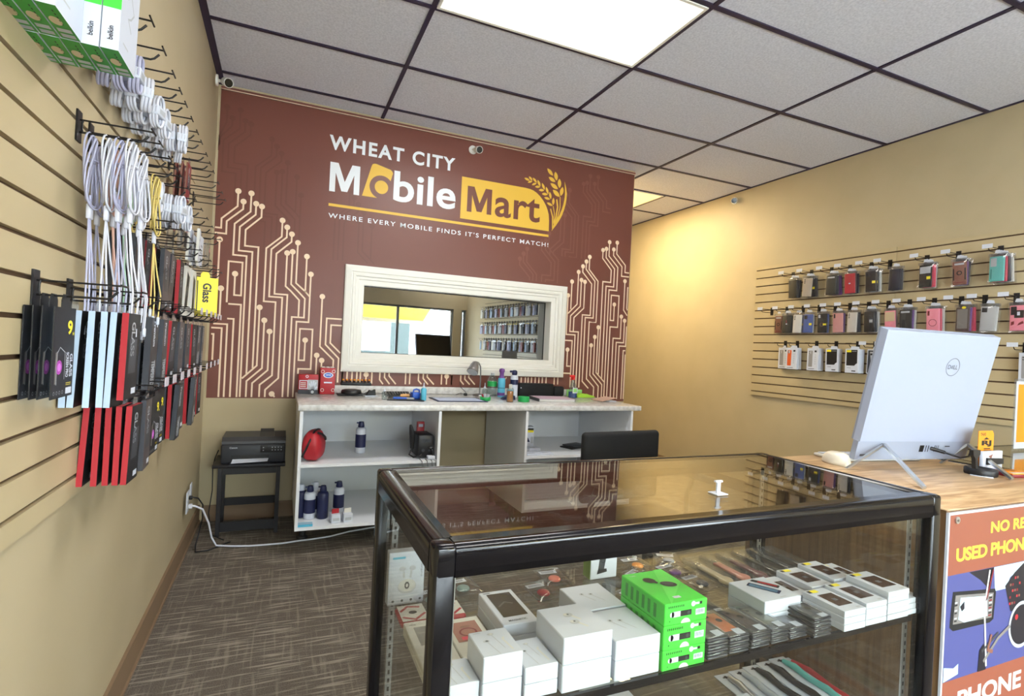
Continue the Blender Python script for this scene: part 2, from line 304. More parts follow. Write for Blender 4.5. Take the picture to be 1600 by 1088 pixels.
TIN_STACKS=[
 (1.2628,1.3173,-3.1699,-3.0778,4,0.0117),
 (1.3231,1.3776,-3.1682,-3.0694,4,0.0096),
 (1.3834,1.4370,-3.1682,-3.0694,4,0.0092),
 (1.4429,1.4956,-3.1665,-3.0694,4,0.0084),
 (1.4998,1.5517,-3.1649,-3.0694,3,0.0080),
 (1.5576,1.6128,-3.1783,-3.1113,5,0.0088),
 (1.2628,1.3173,-3.0694,-2.9773,2,0.0117),
 (1.3231,1.3776,-3.0610,-2.9689,3,0.0113),
 (1.3834,1.4370,-3.0610,-2.9689,2,0.0100),
]

# ---------------------------------------------------------------- room shell
XR = 4.652; H = 2.965; XE = 3.41; YF = -6.05
def wall(name, x0, x1, y0, y1, z0, z1, mt=None): m = MB(); m.box(x0, x1, y0, y1, z0, z1, mt or PAINT); return struct(m.build(name))
wall('floor', -.14, 4.77, YF-.12, 3.62, -.06, 0, CARP)
ceil = wall('ceiling', -.14, 4.77, YF-.12, 3.62, H+.004, H+.1, CEIL)
wall('wall_left', -.136, -.016, YF-.12, .12, 0, H+.004)
wall('wall_right', XR, XR+.12, YF-.12, 3.62, 0, H+.004)
m = MB(); WX0, WX1, WZ0, WZ1 = .95, 2.62, 1.13, 1.76
for a in ((0, WX0, 0, H), (WX1, XE, 0, H), (WX0, WX1, 0, WZ0), (WX0, WX1, WZ1, H)): m.box(a[0]-(.016 if a[0] == 0 else 0), a[1], 0, .12, a[2], a[3]+(.004 if a[3] == H else 0), PAINT)
wb = struct(m.build('wall_back'))
wall('wall_hall_left', XE-.12, XE, .12, 3.5, 0, H+.004); wall('wall_hall_back', XE-.12, XR, 3.5, 3.62, 0, H+.004)
# storefront wall behind the camera, with its glazing
m = MB(); ops = [(.25, 4.34), (4.52, 4.63)]; zb, zt = .5, 2.04; x = -.016
for a, b in ops: m.box(x, a, YF-.12, YF, zb, zt, PAINT); x = b
m.box(x, XR, YF-.12, YF, zb, zt, PAINT); m.box(-.016, XR, YF-.12, YF, 0, zb, PAINT); m.box(-.016, XR, YF-.12, YF, zt, H+.004, PAINT); struct(m.build('wall_front'))
FRM = mat('window_frame_grey', (120, 124, 126), .4)
for k, (a, b) in enumerate(ops):
    m = MB(); w = .04
    m.box(a, a+w, YF-.09, YF-.03, zb, zt, FRM); m.box(b-w, b, YF-.09, YF-.03, zb, zt, FRM); m.box(a+w, b-w, YF-.09, YF-.03, zb, zb+w, FRM); m.box(a+w, b-w, YF-.09, YF-.03, zt-w, zt, FRM)
    if k == 0:
        for xm in (1.6, 3.15): m.box(xm-.025, xm+.025, YF-.085, YF-.035, zb+w, zt-w, FRM)
    o = struct(m.build('window_%d' % (k+2))); g = MB(); g.box(a+w, b-w, YF-.064, YF-.058, zb+w, zt-w, PANE); g.build('pane', o)
# ceiling grid (2 x 4 foot tiles) hung just under the tiles
m = MB(); yD = -.1903; x1 = 1.0834; T = 1.2192; w = .012; z0, z1 = H-.003, H+.006
for k in range(0, 13):
    y = yD-k*T/2
    if y > YF+.1: m.box(0, XR, y-w, y+w, z0, z1, GRID)
for k in range(-1, 6):
    y = yD+T/2*k
    if k >= 1 and y < 3.5: m.box(XE, XR, y-w, y+w, z0, z1, GRID)
for k in range(3):
    x = x1+k*T; m.box(x-w, x+w, YF, 0 if k < 2 else yD+T/2, z0-.0005, z1, GRID)
m.box(4.135-w, 4.135+w, yD+T/2, yD+T, z0-.0005, z1, GRID)
m.box(-.016, .022, YF, 0, z0-.001, z1, GRID); m.box(XR-.014, XR, YF, 3.5, z0-.001, z1, GRID)
m.build('ceiling_grid', ceil)
# baseboards
m = MB(); m.box(-.016, -.004, YF, 0, 0, .115, BASEB); m.box(-.004, .003, YF, 0, 0, .012, BASEB); struct(m.build('baseboard_left'))
m = MB(); m.box(.013, XE, -.008, 0, 0, .11, BASEB); struct(m.build('baseboard_back'))
m = MB(); m.box(XR-.008, XR, YF, 3.5, 0, .11, BASEB); struct(m.build('baseboard_right'))

# ---------------------------------------------------------------- ceiling lights
LITE = mat('light_diffuser', (255, 255, 248), .5, emit=1.0, emcol=(255, 253, 240))
def troffer(x, y, label, power=34, col=(1, .985, .95), em=.52, sx=1.19, sy=.585):
    t = thing('ceiling_light', label, 'ceiling light', (x, y, H-.006), group='recessed ceiling lights')
    f = MB(); w = .014
    f.box(-sx/2, sx/2, -sy/2, -sy/2+w, -.003, .004, WHITEP); f.box(-sx/2, sx/2, sy/2-w, sy/2, -.003, .004, WHITEP)
    f.box(-sx/2, -sx/2+w, -sy/2+w, sy/2-w, -.003, .004, WHITEP); f.box(sx/2-w, sx/2, -sy/2+w, sy/2-w, -.003, .004, WHITEP); f.build('light_frame', t)
    D = mat('diffuser_%g_%g' % (x, y), (250, 250, 244), .4, emit=em, emcol=tuple(int(255*c) for c in col))
    N, L, b = nodes(D)   # the lens glows evenly over its whole face
    d = MB(); d.box(-sx/2+w, sx/2-w, -sy/2+w, sy/2-w, -.001, .003, D); d.build('diffuser', t)
    a = area('lamp_in_troffer', (x, y, H-.012), (0, 0, 0), sx-.04, sy-.04, power, col); a.parent = None
    return t
troffer(x1+T/2, yD-5*T/4, 'large recessed light panel glowing in the ceiling grid above the display case', 24)
troffer(3.52, yD+3*T/4, 'recessed light panel at the hallway ceiling beyond the brown wall', 72, (1, .82, .50), .62)
troffer(x1+T/2, -4.46, 'recessed light panel in the middle of the shop behind the viewpoint', 24)
troffer(x1+T*2.5-.06, -5.68, 'recessed light panel near the phone case wall behind the viewpoint', 20)

# ---------------------------------------------------------------- the mural on the back wall
m = MB(); FX0, FX1, FZ0, FZ1 = .868, 2.745, 1.045, 1.837; MZ0, MZ1 = .84, 2.93; t = .0015
for a in ((.0, FX0+.02, MZ0, MZ1), (FX1-.02, 3.405, MZ0, MZ1), (FX0+.02, FX1-.02, MZ0, FZ0+.02), (FX0+.02, FX1-.02, FZ1-.02, MZ1)): m.box(a[0], a[1], -t, 0, a[2], a[3], MURAL)
m.frame((0, -t, 0), (1, 0, 0), (0, 0, 1))
def circuits(data, mt, l, dx=0, dz=0, zmin=.84, pick=None, xmin=.003, xmax=3.40):
    for i, ln in enumerate(data.split('|')):
        if pick and i not in pick: continue
        dot = ln[0] == '*'; pts = [(float(a)/1000+dx, float(b)/1000+dz) for a, b in (q.split(',') for q in ln.lstrip('*').split())]
        out = [pts[0]]
        for p in pts[1:]:
            if p == out[-1]: continue
            if p[1] < zmin:
                a = out[-1]; k = (a[1]-zmin)/(a[1]-p[1]) if a[1] != p[1] else 0; out.append((a[0]+(p[0]-a[0])*k, zmin)); break
            out.append(p)
        out = [(min(max(a, xmin), xmax), b) for a, b in out]
        clean = [out[0]]
        for p in out[1:]:
            if (Vector(p)-Vector(clean[-1])).length > .002: clean.append(p)
        if len(clean) > 1: m.line(clean, .011, mt, l)
        if dot and xmin < pts[0][0] < xmax and pts[0][1] > zmin: m.disc(pts[0][0], pts[0][1], .0195, mt, l+.0002)
circuits(CIRCUIT_L, FAINTL, .0003, -.093, .557, 1.86, (0, 1, 2, 3, 4, 14, 15, 16, 20, 21, 22, 23, 24))
circuits(CIRCUIT_L, FAINTL, .0003, .45, .28, 1.86, (14, 15, 16, 20, 21, 22))
circuits(CIRCUIT_R, FAINTR, .0003, -.236, .559, 2.10, (3, 4, 5, 6, 7, 8, 9, 10, 11, 12))
circuits(CIRCUIT_R, FAINTR, .0003, -.62, .0, 1.86, (5, 6, 7, 8, 9, 10))
circuits(CIRCUIT_L, CREAM, .0007); circuits(CIRCUIT_R, CREAM, .0007)
mural = m.build('mural', wb); mural['label'] = 'brown mural with cream circuit board traces'
m = MB(); m.frame((0, -t, 0), (1, 0, 0), (0, 0, 1)); l = .0012
m.text('WHEAT CITY', .712, 1.674, 2.662, 2.769, LETTER, .03, 1.2, l)
BOLDM = [(0, 0), (0, 1), (.27, 1), (.5, .38), (.73, 1), (1, 1), (1, 0), (.81, 0), (.81, .66), (.60, .05), (.40, .05), (.19, .66), (.19, 0)]
def bold_m(u0, u1, v0, v1, mt, l): m.poly([(u0+(u1-u0)*a, v0+(v1-v0)*b) for a, b in BOLDM][::-1], mt, l)
bold_m(.726, .940, 2.358, 2.572, LETTER, l)
m.text('bile', 1.194, 1.692, 2.356, 2.589, LETTER, .02, 1.02, l+.001)
m.poly([(.961, 2.36), (1.022, 2.592), (1.028, 2.606), (1.040, 2.613), (1.056, 2.614), (1.165, 2.588), (1.178, 2.578), (1.184, 2.562), (1.168, 2.50), (1.14, 2.40), (1.068, 2.36)], GOLD, l)
m.disc(1.101, 2.445, .088, MURAL, l+.0003, 36); m.poly([(1.068, 2.355), (1.2, 2.355), (1.2, 2.43), (1.15, 2.43)], MURAL, l+.00025); m.disc(1.102, 2.445, .0505, GOLD, l+.0006, 30)
m.poly([(1.737, 2.300), (2.543, 2.300), (2.541, 2.39), (2.535, 2.443), (2.520, 2.485), (2.505, 2.515), (2.478, 2.553), (2.442, 2.588), (2.412, 2.610), (2.38, 2.625), (2.345, 2.633), (2.30, 2.636), (1.737, 2.636)], GOLD, l)
bold_m(1.790, 2.003, 2.363, 2.570, MURAL, l+.0004); m.text('art', 2.034, 2.450, 2.357, 2.556, MURAL, .018, 1.04, l+.0004)
m.rect(.727, 2.543, 2.250, 2.270, GOLD, l); m.text("WHERE EVERY MOBILE FINDS IT'S PERFECT MATCH!", .729, 2.545, 2.164, 2.200, LETTER, .012, 1.28, l)
for a, b, c, d, w in LEAVES:
    p = Vector((a, b)); q = Vector((c, d)); n = Vector((-(q-p).y, (q-p).x)).normalized(); out = []
    for i in range(9): k = i/8; out.append(p+(q-p)*k-n*w*math.sin(PI*k)**.8*.62)
    for i in range(7, 0, -1): k = i/8; out.append(p+(q-p)*k+n*w*math.sin(PI*k)**.8*.62)
    m.poly([tuple(v) for v in out], GOLD, l)
outer = [(2.674, 2.753), (2.693, 2.70), (2.703, 2.65), (2.702, 2.60), (2.695, 2.55), (2.682, 2.50), (2.664, 2.45), (2.640, 2.405), (2.608, 2.355), (2.569, 2.305)]
inner = [(2.674, 2.753), (2.680, 2.70), (2.684, 2.65), (2.682, 2.60), (2.673, 2.55), (2.658, 2.50), (2.638, 2.45), (2.615, 2.41), (2.590, 2.375), (2.569, 2.305)]
for i in range(9): m.poly([inner[i], inner[i+1], outer[i+1], outer[i]] if i else [inner[0], inner[1], outer[1]], GOLD, l)
for p, w in (([(2.638, 2.612), (2.642, 2.52), (2.625, 2.44), (2.60, 2.38)], .008), ([(2.606, 2.585), (2.618, 2.52), (2.606, 2.43), (2.588, 2.37)], .013), ([(2.574, 2.522), (2.590, 2.46), (2.585, 2.38)], .007), ([(2.55, 2.495), (2.573, 2.43), (2.578, 2.33)], .010)): m.line(p, w, GOLD, l)
o = m.build('mural_lettering', mural); o['label'] = 'white and gold shop sign lettering with wheat ears'
m = MB(); m.box(0, XE, -.012, 0, 2.931, 2.952, MURAL); m.box(0, XE, -.016, -.012, 2.931, 2.935, CREAM); struct(m.build('trim_1'))

# interior window with mirror film
def rect_sweep(m, x0, x1, z0, z1, prof, mt):
    n = len(prof); rings = []
    for (cx, cz, sx, sz) in ((x0, z0, 1, 1), (x1, z0, -1, 1), (x1, z1, -1, -1), (x0, z1, 1, -1)):
        rings.append([(cx+sx*d, y, cz+sz*d) for d, y in prof])
    for i in range(4):
        a, b = rings[i], rings[(i+1) % 4]
        for k in range(n-1): m.add([a[k], b[k], b[k+1], a[k+1]], [(0, 1, 2, 3)], mt)
m = MB(); rect_sweep(m, FX0, FX1, FZ0, FZ1, [(0, 0), (0, -.022), (.010, -.026), (.046, -.030), (.050, -.022), (.056, -.022), (.060, -.027), (.076, -.025), (.082, -.014), (.100, -.014), (.104, -.006), (.136, -.004), (.143, -.002), (.143, .034)], WHITEP)
win = struct(m.build('window_1')); win['label'] = 'white framed interior window with mirror film'
# the glass is turned askew in its frame to fit the image's reflections
g = MB(); za, zc = FZ0+.13, FZ1-.13; xa, xb = FX0+.13, FX1-.13; k = .045; g.prism([(xa, .030), (xb, .030+k*(xb-xa)), (xb, .040+k*(xb-xa)), (xa, .040)], 'z', za, zc, MIRR); g.build('mirror_pane', win)
m = MB(); m.box(FX1-.143, FX1-.139, .034, .115, FZ0+.139, FZ1-.139, WHITEP); m.box(FX0+.139, FX0+.143, .034, .115, FZ0+.139, FZ1-.139, WHITEP); m.box(FX0+.143, FX1-.143, .034, .115, FZ1-.143, FZ1-.139, WHITEP); m.box(FX0+.143, FX1-.143, .034, .115, FZ0+.139, FZ0+.143, WHITEP); m.build('window_reveal', win)

m = MB(); gx = lambda x: .030+.045*(x-FX0-.13)-.003
for xa_, xb_, za_, zc_ in ((FX0+.143, FX1-.143, FZ1-.150, FZ1-.1435), (FX0+.143, FX0+.148, FZ0+.147, FZ1-.150), (FX1-.150, FX1-.1435, FZ0+.147, FZ1-.150), (FX0+.143, FX1-.143, FZ0+.1435, FZ0+.147)):
    m.prism([(xa_, gx(xa_)), (xb_, gx(xb_)), (xb_, gx(xb_)+.0025), (xa_, gx(xa_)+.0025)], 'z', za_, zc_, INK)
m.build('gasket', win)

# outside the storefront
m = MB(); m.box(-12, 16, -40, YF-.125, -.12, -.04, mat('asphalt', (186, 186, 186), .9)); struct(m.build('pavement'))
aw = thing('awning', 'yellow canopy over the pavement outside the storefront window', 'awning', (2.3, YF-.2, 2.6))
m = MB(); m.prism([(.0, -.12), (-1.1, -.76), (-1.1, -.79), (.0, -.15)], 'x', -.15, 1.85, mat('canopy_yellow', (250, 214, 60), .6)); m.build('canopy', aw)
m = MB(); m.box(-.15, 1.85, -1.13, -1.101, -.87, -.76, OFFW); m.build('valance', aw)
b = thing('building', 'pale single storey building across the street seen through the storefront', 'building', (1, -26, -.04))
m = MB(); m.box(-9, 9, -4, 0, 0, 4.2, mat('facade_grey', (74, 84, 80), .7)); m.build('facade', b)
m = MB(); m.box(-9.2, 9.2, -4.2, .15, 4.2, 4.6, DGREY); m.build('roof', b)
for i in range(5): m = MB(); m.box(-8+i*3.4, -5.8+i*3.4, .005, .05, .8, 2.6, ASH if i % 2 else LGREY); m.build('window', b)

# ---------------------------------------------------------------- slatwall panels
def slatwall(name, label, side, y0, y1, z0, z1, g0, pitch):
    t = thing(name, label, 'slatwall panel', (-.0145 if side > 0 else XR-.0015, (y0+y1)/2, z0), group='slatwall panels')
    hy = (y1-y0)/2; s = side; m = MB()
    def X(a): return s*a
    def bx(a, b, c, d, mt): m.box(min(X(a), X(b)), max(X(a), X(b)), -hy, hy, c-z0, d-z0, mt)
    bx(0, .006, z0, z1, GROOVE); z = z0; g = g0
    while g < z1-.02: bx(.006, .018, z, g-.005, SLAT); z = g+.005; g += pitch
    bx(.006, .018, z, z1, SLAT); m.build('slats', t); return t
# the panels stand 18 mm off the paint; groove heights follow the 3 inch module
slatwall('slatwall_panel', 'beige slatwall panel on the left wall nearest the back of the shop', 1, -3.29, -.87, .862, 2.09, .912, .0755)
slatwall('slatwall_panel', 'beige slatwall panel on the left wall beside the viewpoint', 1, -5.73, -3.292, .862, 2.09, .912, .0755)
for a, b, n in ((-1.527, -.31, 'with the farthest phone cases'), (-2.746, -1.529, 'right of the seam, above the computer'), (-5.19, -2.748, 'seen mainly in the mirror window')):
    slatwall('slatwall_panel', 'beige slatwall panel on the right wall, '+n, -1, a, b, .950, 2.166, .988, .0762)

# ---------------------------------------------------------------- security cameras
def bullet_cam(label, base, basedir, p_body, aim, loc_r=.028):
    t = thing('security_camera', label, 'security camera', base, group='white bullet security cameras')
    B = Vector(basedir).normalized(); m = MB(); m.cyl((0, 0, 0), tuple(B*.012), .034, WHITEP, 24); m.build('mounting_base', t)
    body = Vector(p_body)-Vector(base); A = Vector(aim).normalized()
    m = MB(); m.tube([B*.010, B*.03, body-A*.03], .010, WHITEP); m.build('arm', t)
    m = MB(); m.tube([body-A*.05, body-A*.045, body+A*.012, body+A*.018], [.018, loc_r-.004, loc_r, loc_r], WHITEP, 24); m.build('camera_body', t)
    m = MB(); m.tube([body+A*.0181, body+A*.021], [loc_r-.003, loc_r-.005], mat('lens_black', (6, 6, 8), .12), 24); m.build('lens', t)
bullet_cam('white bullet camera in the ceiling corner left of the brown wall', (0, -.285, 2.862), (1, 0, 0), (.072, -.345, 2.835), (.45, -.8, -.42))
bullet_cam('white bullet camera on the brown wall above the lettering', (1.815, -.0, 2.862), (0, -1, 0), (1.842, -.075, 2.846), (.05, -.85, -.3))
bullet_cam('white bullet camera high on the yellow lit right wall', (XR, -.0, 2.885), (-1, 0, 0), (4.60, -.035, 2.872), (-.7, -.8, -.3))

# ---------------------------------------------------------------- service desk along the back wall
DZ = .888; DF = -.77
t = thing('worktop', 'speckled grey laminate worktop with low backsplash under the interior window', 'worktop', (1.76, -.40, DZ))
m = MB(); m.rbox(.562-1.76, 3.0-1.76, DF+.40, .385, -.036, 0, MARBLE, .004); m.build('slab', t)
m = MB(); m.rbox(.83-1.76, 2.93-1.76, .366, .386, .0005, .055, MARBLE, .003); m.build('backsplash', t)
def cabinet(label, x0, x1, shelf_z, right_open=False):
    w = x1-x0; t = thing('storage_cabinet', label, 'cabinet', ((x0+x1)/2, -.39, 0), group='white open cabinets under the worktop'); h = w/2; f = DF+.39+.006; bk = .355; zt = DZ-.038; p = .018
    for s in (-1, 1): m = MB(); m.box(s*h-(p if s > 0 else 0), s*h+(p if s < 0 else 0), f, bk, .15, zt, MELA); m.build('side_panel', t)
    m = MB(); m.box(-h+p, h-p, f+.002, bk-.008, .15, .15+p, MELA); m.build('bottom_panel', t)
    m = MB(); m.box(-h+p, h-p, f+.01, bk-.008, shelf_z-p, shelf_z, MELA); m.build('shelf', t)
    m = MB(); m.box(-h+p, h-p, bk-.008, bk, .15, zt, MELA); m.build('back_panel', t)
    for sx in (-1, 1):
        for y in (f+.30, bk-.05): m = MB(); m.cyl((sx*(h-.06), y, .0), (sx*(h-.06), y, .15), .022, BLKPL); m.lathe([(.035, 0), (.035, .012), (.022, .02)], (sx*(h-.06), y, 0), BLKPL); m.build('foot', t)
    return t
cabinet('white open cabinet under the left half of the worktop holding spray cans', .574, 1.432, .535)
cabinet('white open cabinet under the right end of the worktop', 2.036, 2.93, .535)
# things in the cabinets
def spray_can(name, label, loc, body, cap, h=.20, r=.034, text=None, group=None):
    t = thing(name, label, 'spray can', loc, group=group)
    m = MB(); m.lathe([(r*.9, 0), (r, .004), (r, h*.74), (r*.85, h*.80), (r*.5, h*.82)], (0, 0, 0), body); m.build('can', t)
    m = MB(); m.lathe([(r*1.01, h*.18), (r*1.01, h*.60)], (0, 0, 0), NAVY, 20); m.build('printed_band', t)
    m = MB(); m.lathe([(r*.55, h*.82), (r*.62, h*.84), (r*.55, h*.93), (r*.45, h)], (0, 0, 0), cap); m.rbox(-.030, 0, -.006, .006, h*.94, h*.985, cap, .003); m.build('nozzle_cap', t)
    return t
spray_can('spray_can', 'white duster can with navy cap alone on the middle shelf', (.972, -.46, .536), WHITE, NAVY, .205)
for x, y, b, c, l in ((.612, -.56, NAVY, WHITE, 'navy can with white nozzle at the left side of the bottom shelf'), (.662, -.60, WHITE, NAVY, 'white duster can second from the left on the bottom shelf'), (.700, -.52, WHITE, WHITE, 'pale can behind the row on the bottom shelf'), (.738, -.61, NAVY, NAVY, 'all navy can right of the group on the bottom shelf'), (.842, -.53, WHITE, NAVY, 'white duster can standing apart behind the two small boxes')):
    spray_can('spray_can', l, (x, y, .169), b, c, .20, group='spray cans on the bottom shelf')
for x, l, c in ((.806, 'small white box with red print in front of the standing duster can', RED), (.878, 'small plain white box right of its twin on the bottom shelf', OFFW)):
    t = thing('small_box', l, 'box', (x, -.70, .169), .12); m = MB(); m.rbox(-.027, .027, -.03, .03, 0, .05, WHITE, .002); m.frame((-.027, -.0302, 0), (1, 0, 0), (0, 0, 1)); m.rect(.008, .046, .012, .03, LGREY); m.build('carton', t)
    m = MB(); m.box(-.02, .022, -.002, .002, .0505, .078, c); m.build('open_flap', t)
t = thing('card_pack', 'flat blue and white card packet lying at the front of the bottom shelf', 'packet', (.625, -.735, .1695)); m = MB(); m.box(-.045, .05, -.02, .02, 0, .012, WHITE, {'-y': CYAN}); m.frame((-.045, -.02, .0125), (1, 0, 0), (0, 1, 0)); m.rect(0, .095, .0, .012, CYAN); m.rect(0, .095, .028, .04, CYAN); m.build('packet', t)
# red tool pouch
t = thing('tool_bag', 'red fabric pouch with black zip on the middle shelf', 'bag', (.668, -.62, .536), -.3)
m = MB(); bm = bmesh.new(); bmesh.ops.create_uvsphere(bm, u_segments=28, v_segments=18, radius=1)
for v in bm.verts:
    c = v.co; k = 1+.05*noise.noise(c*3); sq = lambda a, e: math.copysign(abs(a)**e, a); v.co = Vector((sq(c.x, .6)*.06*k*(1-.28*max(c.z, 0)), sq(c.y, .6)*.10*k, .092+sq(c.z, .7)*.090*k))
bm.verts.index_update(); m.add([v.co.copy() for v in bm.verts], [tuple(v.index for v in f.verts) for f in bm.faces], RED, True); bm.free(); m.build('pouch', t)
m = MB(); m.tube([(-.045+.0, -.085, .03), (-.02, -.104, .08), (.0, -.098, .13), (.015, -.06, .183), (.02, 0, .187), (.018, .06, .175)], .006, BLKPL); m.build('zip', t)
m = MB(); m.tube([(.03, -.05, .172), (.055, -.04, .165), (.066, 0, .14), (.062, .03, .12)], .007, BLKPL); m.build('handle', t)
# hot air station
t = thing('soldering_station', 'black hot air rework station on the middle shelf', 'soldering station', (1.345, -.62, .536))
m = MB(); m.rbox(-.045, .06, -.09, .09, .008, .15, BLKPL, .008); m.frame((-.045, -.0902, .008), (1, 0, 0), (0, 0, 1)); m.rect(.02, .085, .095, .12, DGREY); m.text('858', .03, .07, .10, .115, LGREY); m.disc(.035, .045, .011, DGREY); m.disc(.075, .045, .008, DGREY); m.build('housing', t)
m = MB(); m.tube([(-.072, -.04, .06), (-.075, -.05, .12), (-.082, -.055, .17), (-.090, -.06, .20), (-.094, -.062, .215)], [.012, .018, .017, .012, .007], BLKPL, 14); m.build('hot_air_handpiece', t)
m = MB(); m.tube([(-.07, -.04, .06), (-.09, -.045, .02), (-.07, -.08, .01), (-.03, -.095, .02), (-.02, -.0905, .03)], .006, BLKPL); m.build('hose', t)
t = thing('red_card_box', 'small red box leaning behind the hot air station', 'box', (1.365, -.48, .536)); m = MB(); m.rbox(-.02, .03, -.012, .012, .0, .205, RED, .002); m.frame((-.02, -.0125, 0), (1, 0, 0), (0, 0, 1)); m.rect(.01, .04, .17, .19, WHITE); m.build('carton', t)
t = thing('power_adapter', 'white adapter block with black plug beside the hot air station', 'power adapter', (1.392, -.735, .536)); m = MB(); m.rbox(-.035, .012, -.02, .02, 0, .024, WHITE, .003); m.build('block', t); m = MB(); m.tube([(.0, 0, .024), (.0, .0, .05), (-.01, .01, .07), (.008, .02, .085)], .004, BLKPL); m.cyl((-.02, .012, .07), (.0, .012, .072), .009, BLKPL); m.build('plug', t)
m = MB()
for i, x in enumerate((1.31, 1.345, 1.375, 1.40)): m.tube([(x, -.727, .538), (x+.004, -.772, .533), (x+.008, -.778, .50-.01*i), (x+.015, -.776, .40), (x-.02, -.775, .34+.01*i)], .0022, BLKPL, 6)
tag(m.build('hanging_leads'), 'thin black leads hanging over the front of the middle shelf', 'cable')
# right cabinet
t = thing('bandage_box', 'clear and white carton with yellow stripe standing in the right cabinet', 'box', (2.19, -.42, .536), -.15); m = MB(); m.rbox(0, .075, -.03, .03, 0, .155, WHITE, .003); m.frame((0, -.0305, 0), (1, 0, 0), (0, 0, 1)); m.rect(.004, .071, .120, .145, INK); m.rect(.004, .071, .112, .128, YEL, .0006); m.poly([(.01, .04), (.045, .04), (.03, .07), (.01, .085)], NAVY); m.rect(.05, .07, .03, .08, LGREY); m.build('carton', t); m = MB(); m.rbox(-.055, -.003, -.03, .03, 0, .15, CLEARP, .004); m.build('clear_case', t)
for i, (x, y, z, w, d, h) in enumerate(((2.10, -.56, .536, .10, .09, .02), (2.205, -.56, .536, .09, .08, .022), (2.13, -.70, .536, .12, .07, .012), (2.24, -.70, .536, .09, .06, .012), (2.15, -.62, .536, .0, .0, .0))):
    if w: t = thing('paper_packet', ['white flat carton at the left of the right cabinet shelf', 'white flat carton right of the leftmost one, below the yellow striped box', 'loose white packet at the front left edge of the right cabinet shelf', 'loose white packet beside the front left one'][i], 'packet', (x, y, z), .06*(-1)**i, group='white packets in the right cabinet'); m = MB(); m.rbox(-w/2, w/2, -d/2, d/2, 0, h, WHITE, .002); m.frame((-w/2, -d/2, h), (1, 0, 0), (0, 1, 0)); m.rect(.01, w*.6, .01, d*.5, LGREY); m.build('carton', t)
t = thing('tablet', 'thin black tablets stacked loosely on the right cabinet shelf', 'tablet', (2.60, -.50, .536), .35); m = MB(); m.rbox(-.11, .06, -.06, .06, 0, .009, BLKPL, .003); m.rbox(-.07, .10, -.05, .07, .0095, .018, DGREY, .003); m.build('slates', t)
# perforated sheet standing in the lower part of the right cabinet
t = thing('perforated_sheet', 'white perforated sheet leaning inside the lower right cabinet', 'sheet', (2.33, -.55, .169)); m = MB(); m.box(-.24, .26, -.002, .002, 0, .16, WHITE); m.frame((-.24, -.002, 0), (1, 0, 0), (0, 0, 1))
for i in range(24):
    for j in range(5): m.disc(.02+i*.02+(.01 if j % 2 else 0), .02+j*.022, .0025, KICK, n=6)  # flat grey dots drawn for the perforations
m.build('sheet', t)

# ---------------------------------------------------------------- things on the worktop
z = DZ+.0008
t = thing('glove_box', 'red and white disposable glove box at the left end of the worktop', 'box', (.645, -.12, z), -.1)
m = MB(); m.rbox(-.065, .065, -.03, .03, 0, .135, RED, .002); m.frame((-.065, -.0305, 0), (1, 0, 0), (0, 0, 1)); m.rect(0, .13, 0, .03, DGREY); m.disc(.055, .122, .010, WHITE); m.disc(.055, .122, .006, RED, .0007); m.rect(.006, .062, .035, .095, WHITE); m.rect(.010, .058, .040, .090, RED, .0007); m.rect(.062, .128, .03, .10, LGREY)
for i in range(3): m.rect(.014, .05, .048+i*.013, .054+i*.013, OFFW, .001)
for a, L in ((-.55, .045), (-.2, .055), (.1, .058), (.4, .052), (1.1, .035)): m.line([(.095, .03), (.095+math.sin(a)*L, .035+math.cos(a)*L)], .011, WHITE, .0012)
m.disc(.095, .035, .017, WHITE, .0012); m.build('carton', t)
t = thing('tape_roll', 'small grey tape roll standing in front of the glove box', 'tape', (.668, -.19, z)); m = MB(); m.cyl((0, -.008, .019), (0, .008, .019), .019, DGREY, 24); m.build('roll', t); m = MB(); m.cyl((0, -.0085, .019), (0, .0085, .019), .010, LGREY, 20); m.build('core', t)
t = thing('snack_box', 'tall red carton with white and blue emblem beside the glove box', 'box', (.768, -.13, z), .05)
m = MB(); m.rbox(-.05, .05, -.03, .03, 0, .185, RED, .003); m.frame((-.05, -.0305, 0), (1, 0, 0), (0, 0, 1)); m.disc(.052, .135, .034, WHITE, ry=.02); m.disc(.052, .135, .026, BLUE, .0007, ry=.015); m.text('one', .035, .07, .13, .142, WHITE, .02, l=.001); m.rect(.025, .08, .078, .088, WHITE); m.ringd(.015, .03, .012, .003, OFFW); m.ringd(.088, .03, .012, .003, OFFW); m.ringd(.014, .16, .012, .003, OFFW); m.ringd(.088, .162, .012, .003, OFFW); m.build('carton', t)
m = MB()
for x in (-.03, 0, .03): m.rbox(x-.012, x+.012, -.02, .02, .1855, .193, OFFW, .003)
m.build('open_top', t)
t = thing('bit_holder', 'black rack of orange tipped screwdriver bits standing on the backsplash', 'tool rack', (.985, -.022, DZ+.056)); m = MB(); m.rbox(-.11, .11, -.009, .009, 0, .022, BLKPL, .003); m.build('rack', t)
for i in range(8): m = MB(); x = -.095+i*.027; m.cyl((x, 0, .0222), (x, 0, .036), .006, BLKPL, 10); m.cyl((x, 0, .036), (x, 0, .046), .008, ORNG, 12); m.build('bit', t)
t = thing('headphones_case', 'round black zipped case lying on the worktop', 'case', (.93, -.20, z)); m = MB(); m.lathe([(.068, .014), (.072, .02), (.066, .038), (.045, .042), (0.01, .042)], (0, 0, 0), BLKPL, 28); m.build('lid', t); m = MB(); m.rbox(-.10, .10, -.045, .045, 0, .013, BLKPL, .006); m.tube([(.09, 0, .012), (.115, .01, .022), (.13, .01, .012), (.12, -.01, .004)], .004, BLKPL); m.build('tray', t)
